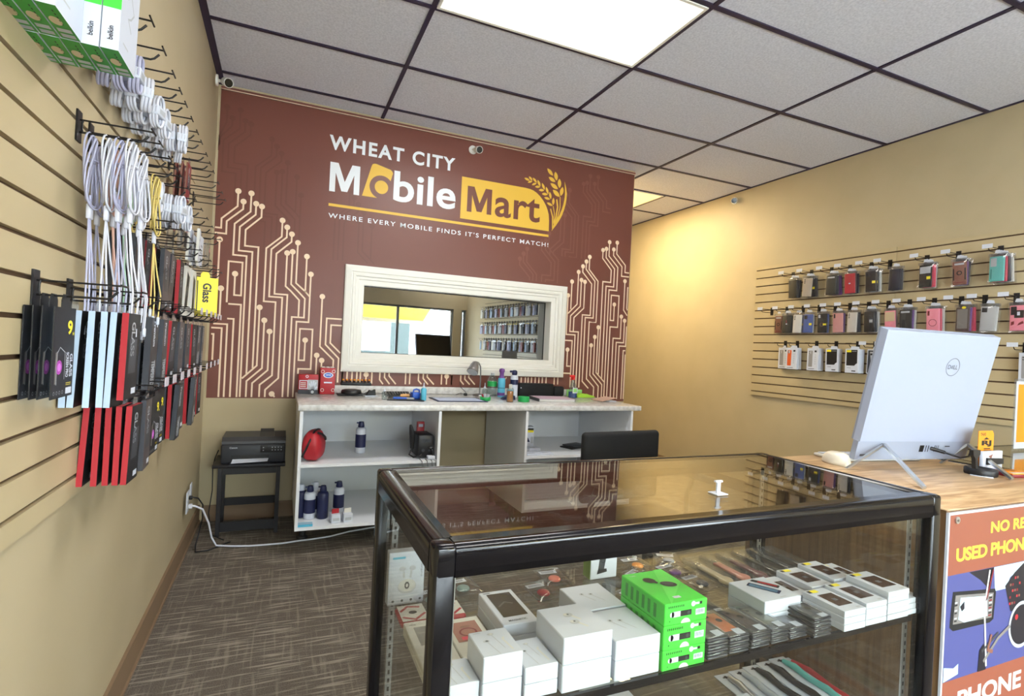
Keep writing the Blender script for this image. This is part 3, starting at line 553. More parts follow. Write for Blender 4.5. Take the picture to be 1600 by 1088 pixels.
t = thing('small_magnifier', 'folded black and white tabletop gadget left of the clear bottle', 'gadget', (1.055, -.26, z), .2); m = MB(); m.rbox(-.05, .05, -.03, .03, 0, .006, WHITE, .002); m.build('base', t); m = MB(); m.prism([(-.035, .008), (.035, .008), (.03, .05), (.01, .04), (-.01, .045), (-.02, .03)], 'y', -.012, .012, BLKPL); m.build('head', t); m = MB(); m.tube([(-.04, 0, .006), (-.06, 0, .03), (-.03, 0, .05)], .0015, STEEL, 6); m.build('wire_frame', t)
def bottle(name, label, loc, prof, mt, cap, capm, extra=None, cat='bottle'):
    t = thing(name, label, cat, loc); m = MB(); m.lathe(prof, (0, 0, 0), mt, 20); m.build('bottle_body', t); m = MB(); m.lathe(cap, (0, 0, 0), capm, 16); m.build('cap', t)
    if extra: extra(t)
    return t
bottle('dropper_bottle', 'small clear dropper bottle beside the black work mat', (1.115, -.46, z), [(.017, 0), (.018, .003), (.018, .048), (.008, .056)], CLEARB, [(.009, .056), (.009, .062), (.003, .066), (.002, .08)], WHITE)
t = thing('work_mat', 'black folding tool mat with bits and tools on the worktop', 'tool mat', (1.27, -.42, z), -.25); m = MB(); m.rbox(-.12, .13, -.12, .12, 0, .004, BLKPL, .002); m.build('mat', t)
t = thing('bit_case', 'open black case of screwdriver bits at the back of the mat', 'tool case', (1.25, -.24, z+.005), .08); m = MB(); m.prism([(-.05, 0), (.03, .028), (.03, .0)], 'x', -.09, .09, BLKPL); m.build('tray', t); m = MB()
for i in range(9): m.cyl((-.08+i*.02, -.03, .009), (-.08+i*.02, .015, .025), .003, STEEL, 8)
m.build('bits', t)
t = thing('tweezers_roll', 'tan cork and white tool handles lying on the black mat', 'tool', (1.275, -.38, z+.005)); m = MB(); m.tube([(-.035, 0, .014), (-.02, 0, .014), (.03, .01, .014)], [.008, .013, .012], mat('cork', (220, 170, 110), .6), 12); m.build('handle', t)
t = thing('pliers', 'blue handled pliers lying at the front of the mat', 'pliers', (1.22, -.50, z+.005), -.35); m = MB()
m.tube([(-.05, .012, .01), (0, .018, .01), (.045, .006, .01)], .006, BLUE); m.tube([(-.05, -.02, .01), (0, -.018, .01), (.045, .0, .01)], .006, BLUE); m.build('handles', t); m = MB(); m.prism([(.04, -.008), (.09, -.003), (.09, .006), (.04, .012)], 'z', .004, .016, STEEL); m.build('jaws', t)
t = thing('board_clamp', 'bright blue phone repair clamp on the mat', 'clamp', (1.335, -.43, z+.005), .1); m = MB(); m.rbox(-.03, .03, -.03, .03, 0, .045, BLUE, .008); m.build('body', t); m = MB(); m.tube([(-.022, -.02, .045), (-.02, -.02, .062), (0, -.02, .068), (.02, -.02, .062), (.022, -.02, .045)], .006, BLUE); m.build('handle', t); m = MB(); m.cyl((.03, 0, .03), (.045, 0, .03), .008, BLKPL); m.build('knob', t)
bottle('spray_bottle', 'slim bottle of light blue liquid right of the blue clamp', (1.378, -.49, z), [(.018, 0), (.02, .004), (.02, .075), (.017, .082), (.009, .086)], CYAN, [(.010, .086), (.010, .094), (.004, .10), (.003, .122)], WHITE)
t = thing('soldering_mat', 'pale blue repair mat with navy border on the worktop', 'mat', (1.66, -.44, z), -.02); m = MB(); m.rbox(-.20, .17, -.13, .12, 0, .004, NAVY, .0015); m.frame((-.20, -.13, .004), (1, 0, 0), (0, 1, 0)); m.rect(.02, .35, .02, .225, mat('pale_blue_mat', (190, 202, 228), .5)); m.build('mat', t)
# desk lamp
t = thing('desk_lamp', 'grey gooseneck desk lamp on the worktop below the window', 'lamp', (1.93, -.13, z))
m = MB(); m.lathe([(.055, 0), (.055, .010), (.02, .016)], (0, 0, 0), STEEL, 28); m.build('base', t)
m = MB(); m.tube([(0, 0, .014), (.002, 0, .12), (.0, -.0, .20), (-.008, -.008, .235), (-.028, -.018, .262), (-.05, -.024, .268)], .0055, STEEL, 10); m.build('stem', t)
m = MB(); A = Vector((-.42, -.42, -.80)).normalized(); p = Vector((-.052, -.024, .268)); prof = [(0, .010), (.012, .026), (.04, .036), (.075, .042), (.098, .046), (.100, .043)]
m.tube([p+A*a for a, r in prof], [r for a, r in prof], mat('lamp_grey', (132, 128, 126), .3, .3), 28); m.build('lamp_shade', t)
m = MB(); m.tube([p+A*.1005, p+A*.104], [.042, .038], LGREY, 28); m.build('lamp_glass', t)
bottle('glue_bottle', 'small white tipped glue bottle behind the green cup', (1.965, -.15, z), [(.02, 0), (.021, .004), (.021, .05), (.01, .06)], CLEARB, [(.010, .06), (.009, .07), (.003, .08), (.002, .105)], WHITE)
def ex(t):
    m = MB(); m.lathe([(.0392, .078), (.0392, .118)], (0, 0, 0), KGRN, 20); m.build('printed_sleeve', t)
bottle('water_bottle', 'clear plastic bottle with green label behind the purple can', (2.03, -.14, z), [(.036, 0), (.039, .006), (.039, .13), (.02, .16), (.013, .168)], CLEARB, [(.015, .168), (.015, .185)], LGREY, ex)
def ex(t): m = MB(); m.lathe([(.0305, .07), (.0305, .074)], (0, 0, 0), NAVY, 20); m.lathe([(.0305, .012), (.0305, .035)], (0, 0, 0), PURP, 20); m.build('printed_bands', t)
bottle('air_freshener', 'light blue air freshener can with purple trigger cap', (2.08, -.21, z), [(.028, 0), (.03, .004), (.03, .135), (.026, .15)], CYAN, [(.024, .15), (.017, .172), (.017, .19), (.024, .205), (.02, .222), (.008, .226)], PURP, ex)
bottle('contact_cleaner', 'small cyan bottle between the purple capped can and the orange bottle', (2.105, -.33, z), [(.022, 0), (.023, .004), (.023, .06), (.012, .07)], CYAN, [(.009, .07), (.009, .085)], WHITE)
t = thing('tape_dispenser', 'low navy tape dispenser behind the orange bottle', 'dispenser', (2.055, -.39, z)); m = MB(); m.prism([(-.05, 0), (.06, 0), (.055, .03), (.02, .035), (-.03, .018)], 'y', -.02, .02, NAVY); m.build('body', t)
def ex(t): m = MB(); m.lathe([(.0205, .004), (.022, .006), (.022, .072), (.018, .08)], (0, 0, 0), AMBER, 20); m.build('orange_liquid', t)
bottle('pump_bottle', 'orange liquid bottle with pale pump top at the worktop front', (2.0, -.56, z), [(.024, 0), (.026, .004), (.026, .09), (.02, .102)], CLEARB, [(.012, .09), (.012, .115), (.014, .118), (.012, .128)], OFFW, ex)
def ex(t): m = MB(); m.lathe([(.0315, .10), (.0315, .14)], (0, 0, 0), NAVY, 20); m.build('printed_band', t); m = MB(); m.rbox(-.04, .0, -.008, .008, .195, .212, NAVY, .003); m.build('nozzle', t)
bottle('duster_can', 'white duster can with navy nozzle left of the long black box', (2.19, -.21, z), [(.029, 0), (.031, .004), (.031, .16), (.025, .175)], WHITE, [(.018, .175), (.022, .185), (.022, .205), (.012, .215)], NAVY, ex, 'spray can')
t = thing('swab_cup', 'low green cup of cotton swabs on the worktop', 'cup', (1.845, -.47, z)); m = MB(); m.lathe([(.034, 0), (.038, .003), (.040, .026), (.037, .026), (.034, .006), (.0, .006)], (0, 0, 0), KGRN, 28); m.build('cup', t)
for i in range(14):
    a = i*2.4; r = .004+.026*(i/14)**.7; m = MB(); m.cyl((r*math.cos(a)*.6, r*math.sin(a)*.6, .008), (r*math.cos(a)*1.1, r*math.sin(a)*1.1, .046), .0035, WHITE if i % 3 else RED, 8); m.build('swab', t)
t = thing('green_tape', 'roll of bright green tape lying right of the orange bottle', 'tape', (2.125, -.53, z)); m = MB(); m.lathe([(.030, 0), (.041, 0), (.042, .002), (.042, .036), (.041, .038), (.030, .038), (.030, .004)], (0, 0, 0), KGRN, 32); m.build('roll', t)
t = thing('long_box', 'long black carton lying against the backsplash', 'box', (2.43, -.10, z)); m = MB(); m.rbox(-.16, .155, -.05, .045, 0, .105, MESHBK, .004); m.frame((-.16, -.0505, 0), (1, 0, 0), (0, 0, 1)); m.disc(.012, .07, .005, LGREY); m.build('carton', t)
t = thing('black_pouch', 'small black pouch between the long box and the blue spray bottle', 'pouch', (2.655, -.10, z)); m = MB(); m.rbox(-.05, .05, -.03, .03, 0, .085, MESHBK, .02, 4); m.build('pouch', t)
t = thing('notebook', 'mauve notebook with black spine lying on the worktop', 'notebook', (2.42, -.42, z), -.12); m = MB(); m.rbox(-.14, .15, -.10, .11, .0, .018, OFFW, .003); m.build('pages', t); m = MB(); m.box(-.146, .152, -.105, .112, .0185, .022, mat('mauve_cover', (196, 168, 184), .5)); m.box(-.15, -.14, -.105, .112, 0, .022, BLKPL); m.build('cover', t)
def ex(t):
    m = MB(); m.lathe([(.0345, .003), (.0355, .006), (.0345, .05)], (0, 0, 0), BLUEL, 20); m.build('blue_liquid', t)
    m = MB(); m.rbox(-.024, .022, -.0375, -.0365, .04, .085, WHITE, .0004); m.rbox(-.018, .016, -.0382, -.0376, .05, .08, GRNL, .0003); m.build('paper_label', t)
    m = MB(); m.rbox(-.035, .012, -.009, .009, .172, .19, BRED, .004); m.tube([(-.02, 0, .172), (-.026, 0, .155), (-.02, 0, .145)], .004, BRED); m.build('trigger', t)
bottle('glass_cleaner', 'clear trigger bottle of blue glass cleaner with red sprayer', (2.735, -.21, z), [(.035, 0), (.037, .005), (.036, .06), (.030, .09), (.016, .13), (.012, .15)], CLEARB, [(.013, .15), (.013, .172)], BRED, ex)
t = thing('cloth', 'folded lime green cloth on the worktop beside the spray bottle', 'cloth', (2.87, -.14, z), .1); m = MB(); n = 14; g = []
for i in range(n+1):
    for j in range(n+1):
        u, v = i/n, j/n; e = min(u, 1-u, v, 1-v)*6; g.append((-.09+.19*u, -.06+.12*v, min(1, e)**.5*(.030+.012*noise.noise(Vector((u*4, v*4, 2)))*2)*(1-.45*u)+.001))
m.add(g, [(i*(n+1)+j, (i+1)*(n+1)+j, (i+1)*(n+1)+j+1, i*(n+1)+j+1) for i in range(n) for j in range(n)], mat('lime_cloth', (158, 206, 60), .9), True); m.build('cloth_folds', t)
m = MB(); m.rbox(-.09, .06, .05, .064, 0, .055, GRNL, .002); tag(m.build('green_card', None, (2.86, -.11, z)), 'pale green card upright behind the lime cloth', 'card')
t = thing('floral_notebook', 'open pinkish patterned notebook with pen at the right end of the worktop', 'notebook', (2.915, -.42, z), .15); m = MB(); m.rbox(-.02, .055, -.07, .06, 0, .006, WHITE, .001); m.build('pages', t)
m = MB(); m.prism([(-.10, .0065), (.05, .03), (.052, .027), (-.098, .002)], 'y', -.07, .06, mat('patterned_cover', (214, 176, 156), .6)); m.build('cover', t)
t = thing('desk_cable', 'thin black wire with plug on the worktop below the window', 'cable', (1.80, -.16, z)); m = MB(); m.tube([(-.06, .05, .004), (-.03, .02, .02), (0, .0, .01), (.01, .03, .03), (.0, .11, .055), (-.01, .122, .10)], .0022, BLKPL, 6); m.rbox(-.012, .012, -.012, .012, .002, .022, BLKPL, .004); m.build('wire', t)
t = thing('hanging_cable', 'black power lead hanging under the worktop between the cabinets', 'cable', (1.555, -.05, 0)); m = MB(); m.tube([(0, 0, .84), (-.004, 0, .76), (-.02, 0, .68), (-.012, 0, .60), (-.04, 0, .50), (-.042, 0, .36), (-.06, 0, .2), (-.10, -.01, .03), (-.2, -.05, .006)], .003, BLKPL, 6); m.build('lead', t)

# ---------------------------------------------------------------- printer on a side table, outlet and cords
t = thing('side_table', 'small black wooden side table under the printer', 'table', (.305, -.19, 0)); BW = mat('black_wood', (30, 28, 32), .45)
m = MB(); m.rbox(-.215, .21, -.155, .16, .435, .455, BW, .003); m.build('tabletop', t)
for sx in (-1, 1):
    for sy in (-1, 1): m = MB(); m.box(sx*.17-.012, sx*.17+.012, sy*.125-.012, sy*.125+.012, 0, .434, BW); m.build('leg', t)
m = MB(); m.box(-.157, .157, -.131, -.119, .39, .434, BW); m.build('apron', t)
m = MB(); m.box(-.157, .157, .119, .131, .12, .17, BW); m.build('rear_rail', t)
m = MB(); m.box(-.157, .157, -.135, -.120, .03, .09, BW); m.build('front_rail', t)
PB = mat('printer_black', (44, 46, 52), .5); PT = mat('printer_top', (62, 62, 64), .45)
PRN = t = thing('printer', 'black inkjet printer with document feeder on the side table', 'printer', (.322, -.185, .4555)); m = MB()
m.rbox(-.19, .19, -.135, .14, 0, .125, PB, .012); m.frame((-.19, -.1353, 0), (1, 0, 0), (0, 0, 1)); m.text('Canon', .05, .095, .098, .109, LGREY, .03)
m.box(-.13, .09, -.1358, -.134, .004, .055, mat('printer_slot', (14, 14, 16), .5)); m.build('body', t)
m = MB(); m.prism([(-.13, .126), (-.128, .142), (-.10, .165), (.13, .165), (.13, .126)], 'x', -.186, .19, PT, cap=PB); m.build('scanner_lid', t)
m = MB(); m.prism([(-.10, .1655), (.05, .172), (.11, .185), (.11, .1655)], 'x', .03, .115, PB); m.prism([(-.11, .1655), (.0, .18), (.10, .1655)], 'x', .12, .185, PB); m.build('document_feeder', t)
m = MB(); m.rbox(.04, .175, -.141, -.1355, .070, .118, BLKPL, .004); m.frame((.04, -.141, .07), (1, 0, 0), (0, 0, 1)); m.rect(.035, .048, .012, .034, INK)
for i in range(4):
    for j in range(2): m.disc(.07+i*.018, .015+.017*j, .0035, LGREY, n=10)
for j in range(2): m.disc(.017, .014+.018*j, .0035, LGREY, n=10)
m.build('control_panel', t)
m = MB(); m.prism([(-.136, .006), (-.19, .0), (-.19, .006), (-.136, .016)], 'x', -.135, .10, PB); m.build('output_tray', t)
m = MB(); m.add([(-.12, -.137, .030), (.09, -.137, .032), (.085, -.185, .022), (-.125, -.185, .014), (-.12, -.137, .0306), (.09, -.137, .0326), (.085, -.185, .0226), (-.125, -.185, .0146)], [(3, 2, 1, 0), (4, 5, 6, 7), (0, 1, 5, 4), (1, 2, 6, 5), (2, 3, 7, 6), (3, 0, 4, 7)], WHITE); m.build('paper', t)
t = thing('wall_outlet', 'white double wall outlet low on the left wall', 'outlet', (0, -.61, .315)); m = MB(); m.rbox(.0005, .007, -.04, .04, -.06, .06, WHITE, .003); m.build('cover_plate', t)
m = MB(); m.rbox(.0072, .009, -.018, .018, .010, .042, OFFW, .001); m.rbox(.0072, .009, -.018, .018, -.042, -.010, OFFW, .001); m.build('sockets', t)
t = thing('network_plate', 'second smaller white wall plate behind the outlet on the left wall', 'outlet', (0, -.505, .35)); m = MB(); m.rbox(.0005, .006, -.03, .03, -.045, .045, WHITE, .003); m.build('cover_plate', t)
m = MB(); m.tube([(.011, -.61, .29), (.04, -.61, .29), (.08, -.60, .265), (.11, -.56, .17), (.125, -.52, .07), (.15, -.50, .012), (.24, -.52, .007), (.33, -.54, .007), (.42, -.545, .007), (.52, -.545, .007), (.60, -.53, .007), (.70, -.52, .007), (.80, -.50, .007), (.93, -.44, .007), (1.1, -.40, .007), (1.3, -.36, .007)], .0055, CABW, 8)
m.rbox(.0095, .030, -.622, -.598, .278, .302, CABW, .004); tag(m.build('extension_cable'), 'white extension cord from the wall outlet across the carpet', 'cable')
m = MB(); m.tube([(.011, -.61, .338), (.03, -.61, .34), (.055, -.60, .33), (.075, -.56, .28), (.07, -.50, .18), (.05, -.46, .08), (.04, -.50, .02), (.05, -.56, .006), (.11, -.55, .006), (.18, -.48, .006), (.22, -.44, .006)], .004, BLKPL, 8); m.rbox(.0095, .028, -.62, -.60, .328, .348, BLKPL, .004)
tag(m.build('extension_lead'), 'black power cord looping from the outlet to the carpet', 'cable')
m = MB(); m.X = Matrix.Translation((-.322, .185, -.4555)); m.tube([(.10, -.09, .50), (.085, -.12, .46), (.075, -.14, .40), (.08, -.15, .25), (.07, -.2, .12), (.10, -.33, .02), (.18, -.40, .006)], .0035, BLKPL, 8); m.build('power_cord', PRN)

# ---------------------------------------------------------------- office chair behind the case
t = thing('office_chair', 'black office chair behind the display case', 'chair', (2.13, -1.95, 0), .08)
m = MB(); m.rbox(-.25, .25, .20, .245, .52, .875, MESHBK, .028, 4); m.frame((-.25, .198, .52), (1, 0, 0), (0, 0, 1)); m.build('backrest', t)
m = MB(); m.rbox(-.25, .25, -.26, .22, .43, .49, MESHBK, .028, 4); m.build('seat', t)
for s in (-1, 1): m = MB(); m.tube([(s*.22, .05, .42), (s*.30, .05, .44), (s*.31, .06, .56), (s*.305, .02, .66)], .014, BLKPL, 10); m.rbox(s*.305-.028, s*.305+.028, -.13, .13, .662, .69, BLKPL, .012, 3); m.build('armrest', t)
m = MB(); m.tube([(0, .12, .425), (0, .25, .44), (0, .275, .55), (0, .262, .70)], .018, BLKPL, 10); m.build('back_support', t)
m = MB(); m.cyl((0, 0, .11), (0, 0, .43), .026, BLACK); m.cyl((0, 0, .10), (0, 0, .20), .034, BLKPL); m.build('gas_lift', t)
for i in range(5):
    a = i*2*PI/5+.3; c, s = math.cos(a), math.sin(a); m = MB(); m.tube([(.02*c, .02*s, .12), (.16*c, .16*s, .095), (.29*c, .29*s, .075)], [.024, .020, .014], BLKPL, 10); m.build('base_arm', t)
    m = MB(); m.cyl((.29*c-.012*s, .29*s+.012*c, .028), (.29*c+.012*s, .29*s-.012*c, .028), .0275, BLKPL, 18); m.build('caster', t)

# ---------------------------------------------------------------- glass display case
TILT = .011   # top pane tilted low at the front to lift its reflection in the image
def display_case(label, x0, x1, y0, y1, top, shelves, deck=.10):
    t = thing('display_case', label, 'display case', ((x0+x1)/2, (y0+y1)/2, 0), group='black framed glass display cases'); hx = (x1-x0)/2; hy = (y1-y0)/2; rw = .038; rh = .050; zt = top; zb = top-rh
    def prof(s):   # rail section, rounded on the outer top edge; u outwards
        R = .011; o = [(-rw, zb), (0, zb)]
        for k in range(6): a = k/5*PI/2; o.append((-R+R*math.cos(a), zt-R+R*math.sin(a)))
        o += [(-rw, zt)]
        return [(s*u, v) for u, v in o]
    for s in (-1, 1):
        m = MB(); m.prism([(s*hy+u, v) for u, v in prof(s)], 'x', -hx+.034, hx-.034, BLACK, True); m.build('top_rail', t)
        m = MB(); m.prism([(s*hx+u, v) for u, v in prof(s)], 'y', -hy+.034, hy-.034, BLACK, True); m.build('top_rail', t)
        for q in (-1, 1):
            m = MB(); m.rbox(min(s*(hx-.0004), s*(hx-.0355)), max(s*(hx-.0004), s*(hx-.0355)), min(q*(hy-.0004), q*(hy-.0355)), max(q*(hy-.0004), q*(hy-.0355)), .02, zb+.01, BLACK, .005, 2); m.build('corner_post', t)
            m = MB(); m.rbox(min(s*hx, s*(hx-.038)), max(s*hx, s*(hx-.038)), min(q*hy, q*(hy-.038)), max(q*hy, q*(hy-.038)), zb-.004, zt+.0004, BLACK, .008, 3); m.build('corner_joint', t)
            m = MB(); m.box(min(s*(hx-.036), s*(hx-.050)), max(s*(hx-.036), s*(hx-.050)), q*(hy-.044)-.002, q*(hy-.044)+.002, deck+.02, zb, ALU)
            m.frame((s*(hx-.043), q*(hy-.044)-.002, 0), (1, 0, 0), (0, 0, 1)); k = deck+.05
            while k < zb-.02: m.rect(-.0025, .0025, k, k+.010, INK); k += .020
            m.build('slotted_standard', t)
    for s, nm in ((-1, 'front_pane'), (1, 'rear_door')): m = MB(); m.box(-hx+.034, hx-.034, s*(hy-.016)-.003, s*(hy-.016)+.003, deck, zb, PANE); m.build(nm, t)
    for s in (-1, 1): m = MB(); m.box(s*(hx-.016)-.003, s*(hx-.016)+.003, -hy+.034, hy-.034, deck, zb, PANE); m.build('side_pane', t)
    m = MB(); ga = (-hy+rw, zt-.0085); gb = (hy-rw, zt-.0085+TILT*(2*hy-2*rw)); m.prism([ga, gb, (gb[0], gb[1]+.005), (ga[0], ga[1]+.005)], 'x', -hx+rw, hx-rw, PANET); m.build('glass_top', t)
    m = MB(); m.box(-hx+.01, hx-.01, -hy+.01, hy-.01, 0, deck, BLACK); m.box(-hx+.03, hx-.03, -hy+.03, hy-.03, deck, deck+.008, OFFW); m.build('base', t)
    for z in shelves:
        m = MB(); m.box(-hx+.056, hx-.056, -hy+.030, hy-.03, z-.006, z, PANE); o = m.build('glass_shelf', t)
        m = MB(); m.box(-hx+.056, hx-.056, -hy+.0235, -hy+.0295, z-.014, z+.001, BLACK); m.build('edge_strip', o)
        for s in (-1, 1): m = MB(); m.prism([(-hy+.04, z-.0065), (hy-.04, z-.0065), (hy-.04, z-.03), (-hy+.06, z-.012)], 'x', s*(hx-.062)-.002, s*(hx-.062)+.002, BLACK); m.build('bracket', o)
    return t
SH = .6755; SH2 = .3745
display_case('long glass display case with black frame full of boxed accessories in the foreground', .682, 1.958, -3.200, -2.690, .970, (SH, SH2))
display_case('second black framed glass case beyond the counter at the right edge', 2.99, 4.30, -2.98, -2.49, .908, (.6,))

# boxes on the upper shelf of the case
def pbox(name, label, b, top=None, front=None, left=None, mt=WHITE, cat='box', group=None, r=.0015, rot=0.):
    x0, x1, y0, y1, z0, z1 = b; hx = (x1-x0)/2-.0004; hy = (y1-y0)/2-.0004; h = z1-z0-.0003
    t = thing(name, label, cat, ((x0+x1)/2, (y0+y1)/2, z0), rot, group); m = MB(); m.rbox(-hx, hx, -hy, hy, 0, h, mt, r, 1, False)
    if top: m.frame((-hx, -hy, h), (1, 0, 0), (0, 1, 0)); top(m, 2*hx, 2*hy)
    if front: m.frame((-hx, -hy, 0), (1, 0, 0), (0, 0, 1)); front(m, 2*hx, h)
    if left: m.frame((-hx, hy, 0), (0, -1, 0), (0, 0, 1)); left(m, 2*hy, h)
    m.build('carton', t); return t
PG = mat('print_grey', (186, 188, 192), .5); PGD = mat('print_dark_grey', (96, 98, 104), .5)
def earpod_top(m, w, d):
    for k, (u, v) in enumerate(((.30, .56), (.50, .80))):
        m.disc(u*w, v*d, w*.085, PG, ry=w*.05); m.disc(u*w+.001, v*d, w*.04, PGD if k == 0 else OFFW, .0007, ry=w*.03); m.line([(u*w+w*.02, v*d-w*.05), (u*w+w*.14, v*d-w*.62 if v > .7 else .05*d)], w*.022, PG)
    m.line([(.78*w, .62*d), (.72*w, .56*d), (.80*w, .12*d)], w*.05, OFFW); m.rect(.1*w, .28*w, .90*d, .93*d, PG)
def airpod_top(m, w, d):
    for u, v in ((.47, .66), (.47, .42)):
        m.disc(u*w, v*d, w*.10, PG, ry=w*.07, rot=.2); m.disc((u-.03)*w, v*d+.002, w*.055, OFFW, .0007, ry=w*.04); m.disc((u+.0)*w, v*d+.001, w*.022, PGD, .001); m.line([(u*w+w*.05, v*d-w*.03), (u*w+w*.16, v*d-w*.20)], w*.05, OFFW)
def wired_top(m, w, d):
    for u, v in ((.32, .62), (.52, .58)):
        m.disc(u*w, v*d, w*.055, PG, ry=w*.04); m.disc(u*w, v*d, w*.02, PGD, .0007); m.line([(u*w, v*d-w*.03), (u*w+w*.15, v*d-w*.32)], w*.02, PG)
def jbl_top(m, w, d):
    m.poly([(w*.15, 0), (w, .55*d), (w, d), (.8*w, d)], mat('green_light', (96, 226, 88), .4))
    m.disc(.38*w, .70*d, w*.13, INK, .0008, ry=w*.11, rot=-.4); m.disc(.45*w, .62*d, w*.05, INK, .0009); m.disc(.66*w, .52*d, w*.17, INK, .0008, ry=w*.11, rot=-.35); m.disc(.66*w, .54*d, w*.12, DGREY, .001, ry=w*.07, rot=-.35)
    m.rect(.36*w, .52*w, .12*d, .18*d, WHITE, .0006); m.text('TUNE', .10*w, .24*w, .88*d, .91*d, WHITE, l=.0006)
def jbl_front(m, w, h):
    for i in range(9): m.rect(.08*w+i*.042*w, .10*w+i*.042*w, .80*h, .90*h, INK)
    m.disc(.66*w, .85*h, .05*w, WHITE, ry=.05*w); m.rect(.66*w, .80*w, .80*h, .90*h, WHITE, .0005); m.rect(.81*w, .87*w, .78*h, .92*h, INK)
    m.rect(.16*w, .40*w, .36*h, .62*h, WHITE); m.rect(.36*w, .62*w, .36*h, .62*h, INK, .0006); m.disc(.17*w, .49*h, .13*h, WHITE); m.disc(.55*w, .49*h, .09*h, DGREY, .0009); m.rect(.72*w, .94*w, .30*h, .58*h, WHITE)
    for i in range(9): m.rect(.74*w+i*.02*w, .745*w+i*.02*w, .38*h, .54*h, INK, .0007)
    o = [(.40*w+.20*w*(i/12), 0) for i in range(13)]; m.poly([(.38*w, .001)]+[(.49*w-.11*w*math.cos(PI*i/12), .001+.22*h*math.sin(PI*i/12)) for i in range(1, 12)]+[(.60*w, .001)], OFFW); m.disc(.12*w, .2*h, .03*h, INK)
def win_top(m, w, d):
    m.rect(.16*w, .86*w, .20*d, .90*d, mat('window_film_dark', (58, 58, 62), .12), .0006); m.line([(.25*w, .5*d), (.5*w, .62*d), (.7*w, .55*d)], .004, DGREY, .0008); m.text('MAGNETIC', .22*w, .74*w, .07*d, .12*d, INK, .02); m.rect(.10*w, .3*w, .935*d, .955*d, INK)
def ring_top(m, w, d):
    m.rect(.12*w, .86*w, .38*d, .88*d, mat('window_film_rose', (172, 128, 122), .12), .0006); m.ringd(.50*w, .60*d, w*.24, w*.05, DRED, .0009, sy=.8); m.disc(.5*w, .74*d, w*.14, CLEARP, .0012, ry=w*.05); m.rect(.25*w, .8*w, .42*d, .50*d, PINKR, .0008); m.text('ring', .12*w, .3*w, .92*d, .955*d, INK, .02); m.poly([(.35*w, .2*d), (.55*w, .16*d), (.5*w, .10*d)], INK)
def flat_top(m, w, d):
    m.rect(.2*w, .8*w, .45*d, .85*d, mat('window_film_grey', (150, 148, 142), .12), .0006); m.disc(.5*w, .22*d, w*.2, mat('window_film_grey', (150, 148, 142), .12), .0006); m.text('ring', .12*w, .3*w, .9*d, .93*d, INK, .02)
def tin_top(m, w, d): m.rect(.06*w, .94*w, .06*d, .94*d, OFFW); m.line([(.1*w, .3*d), (.5*w, .1*d), (.9*w, .4*d)], .006, RED, .0007); m.line([(.1*w, .6*d), (.4*w, .85*d), (.8*w, .75*d)], .006, RED, .0007); m.disc(.5*w, .5*d, w*.14, INK, .0009, ry=w*.1)
def phones_top(m, w, d):
    m.poly([(.25*w, .75*d), (.42*w, .85*d), (.78*w, .3*d), (.6*w, .2*d)], NAVY); m.poly([(.29*w, .73*d), (.41*w, .80*d), (.72*w, .33*d), (.6*w, .26*d)], mat('screen_blue', (80, 120, 150), .3), .0007); m.poly([(.5*w, .9*d), (.62*w, .95*d), (.95*w, .5*d), (.82*w, .42*d)], INK); m.poly([(.6*w, .8*d), (.68*w, .84*d), (.9*w, .52*d), (.83*w, .48*d)], RED, .0007); m.rect(.5*w, .66*w, .07*d, .1*d, PG)
def buds_front(m, w, h):
    m.rect(.1*w, .45*w, .87*h, .91*h, CYAN); m.disc(.52*w, .34*h, w*.26, PG, ry=w*.20); m.disc(.52*w, .36*h, w*.24, OFFW, .0006, ry=w*.17); m.disc(.52*w, .36*h, w*.07, DGREY, .0009, ry=w*.10); m.disc(.52*w, .36*h, w*.03, OFFW, .0012, ry=w*.05)
    for s in (-1, 1): m.disc((.52+.14*s)*w, .68*h, w*.09, PG, ry=w*.07); m.line([((.52+.11*s)*w, .66*h), ((.52+.09*s)*w, .5*h)], w*.06, PG)
    m.vtext('airpro', .88*w, .95*w, .5*h, .75*h, DGREY); 
    for i in range(4): m.disc((.15+.25*i)*w, .08*h, .003, DGREY)
def stand_front(m, w, h):
    m.text('Universal', .15*w, .75*w, .84*h, .92*h, GRNL, .02); m.text('Magnetic Stand', .15*w, .75*w, .77*h, .81*h, INK, .02); m.poly([(.28*w, .22*h), (.50*w, .22*h), (.62*w, .72*h), (.36*w, .72*h)], DGREY); m.ringd(.46*w, .45*h, w*.09, w*.025, INK, .0007); m.poly([(.24*w, .12*h), (.62*w, .16*h), (.6*w, .24*h), (.28*w, .24*h)], INK)
def stand_left(m, w, h):
    for i in range(3): m.disc(.6*w, (.35+.22*i)*h, .004, WHITE)
def green_left(m, w, h):
    for i in range(6): m.rect((.12+.13*i)*w, (.18+.13*i)*w, .15*h, .8*h, DGRN)
BX = {'earpod': ('earphone_box', earpod_top, None, None, WHITE), 'airpod': ('earbud_box', airpod_top, None, None, WHITE), 'wired': ('earphone_box', wired_top, None, None, WHITE), 'wired2': ('earphone_box', wired_top, None, None, WHITE), 'green': ('headphone_box', jbl_top, jbl_front, green_left, GREEN),
      'phone': ('phone_box', phones_top, None, None, WHITE), 'blackwin': ('case_box', win_top, None, None, WHITE), 'ring': ('case_box', ring_top, None, None, OFFW), 'flatw': ('case_box', flat_top, None, None, OFFW), 'redtin': ('tin_box', tin_top, None, None, RED), 'buds': ('earbud_box', None, buds_front, None, WHITE), 'stand': ('stand_box', None, stand_front, stand_left, WHITE)}
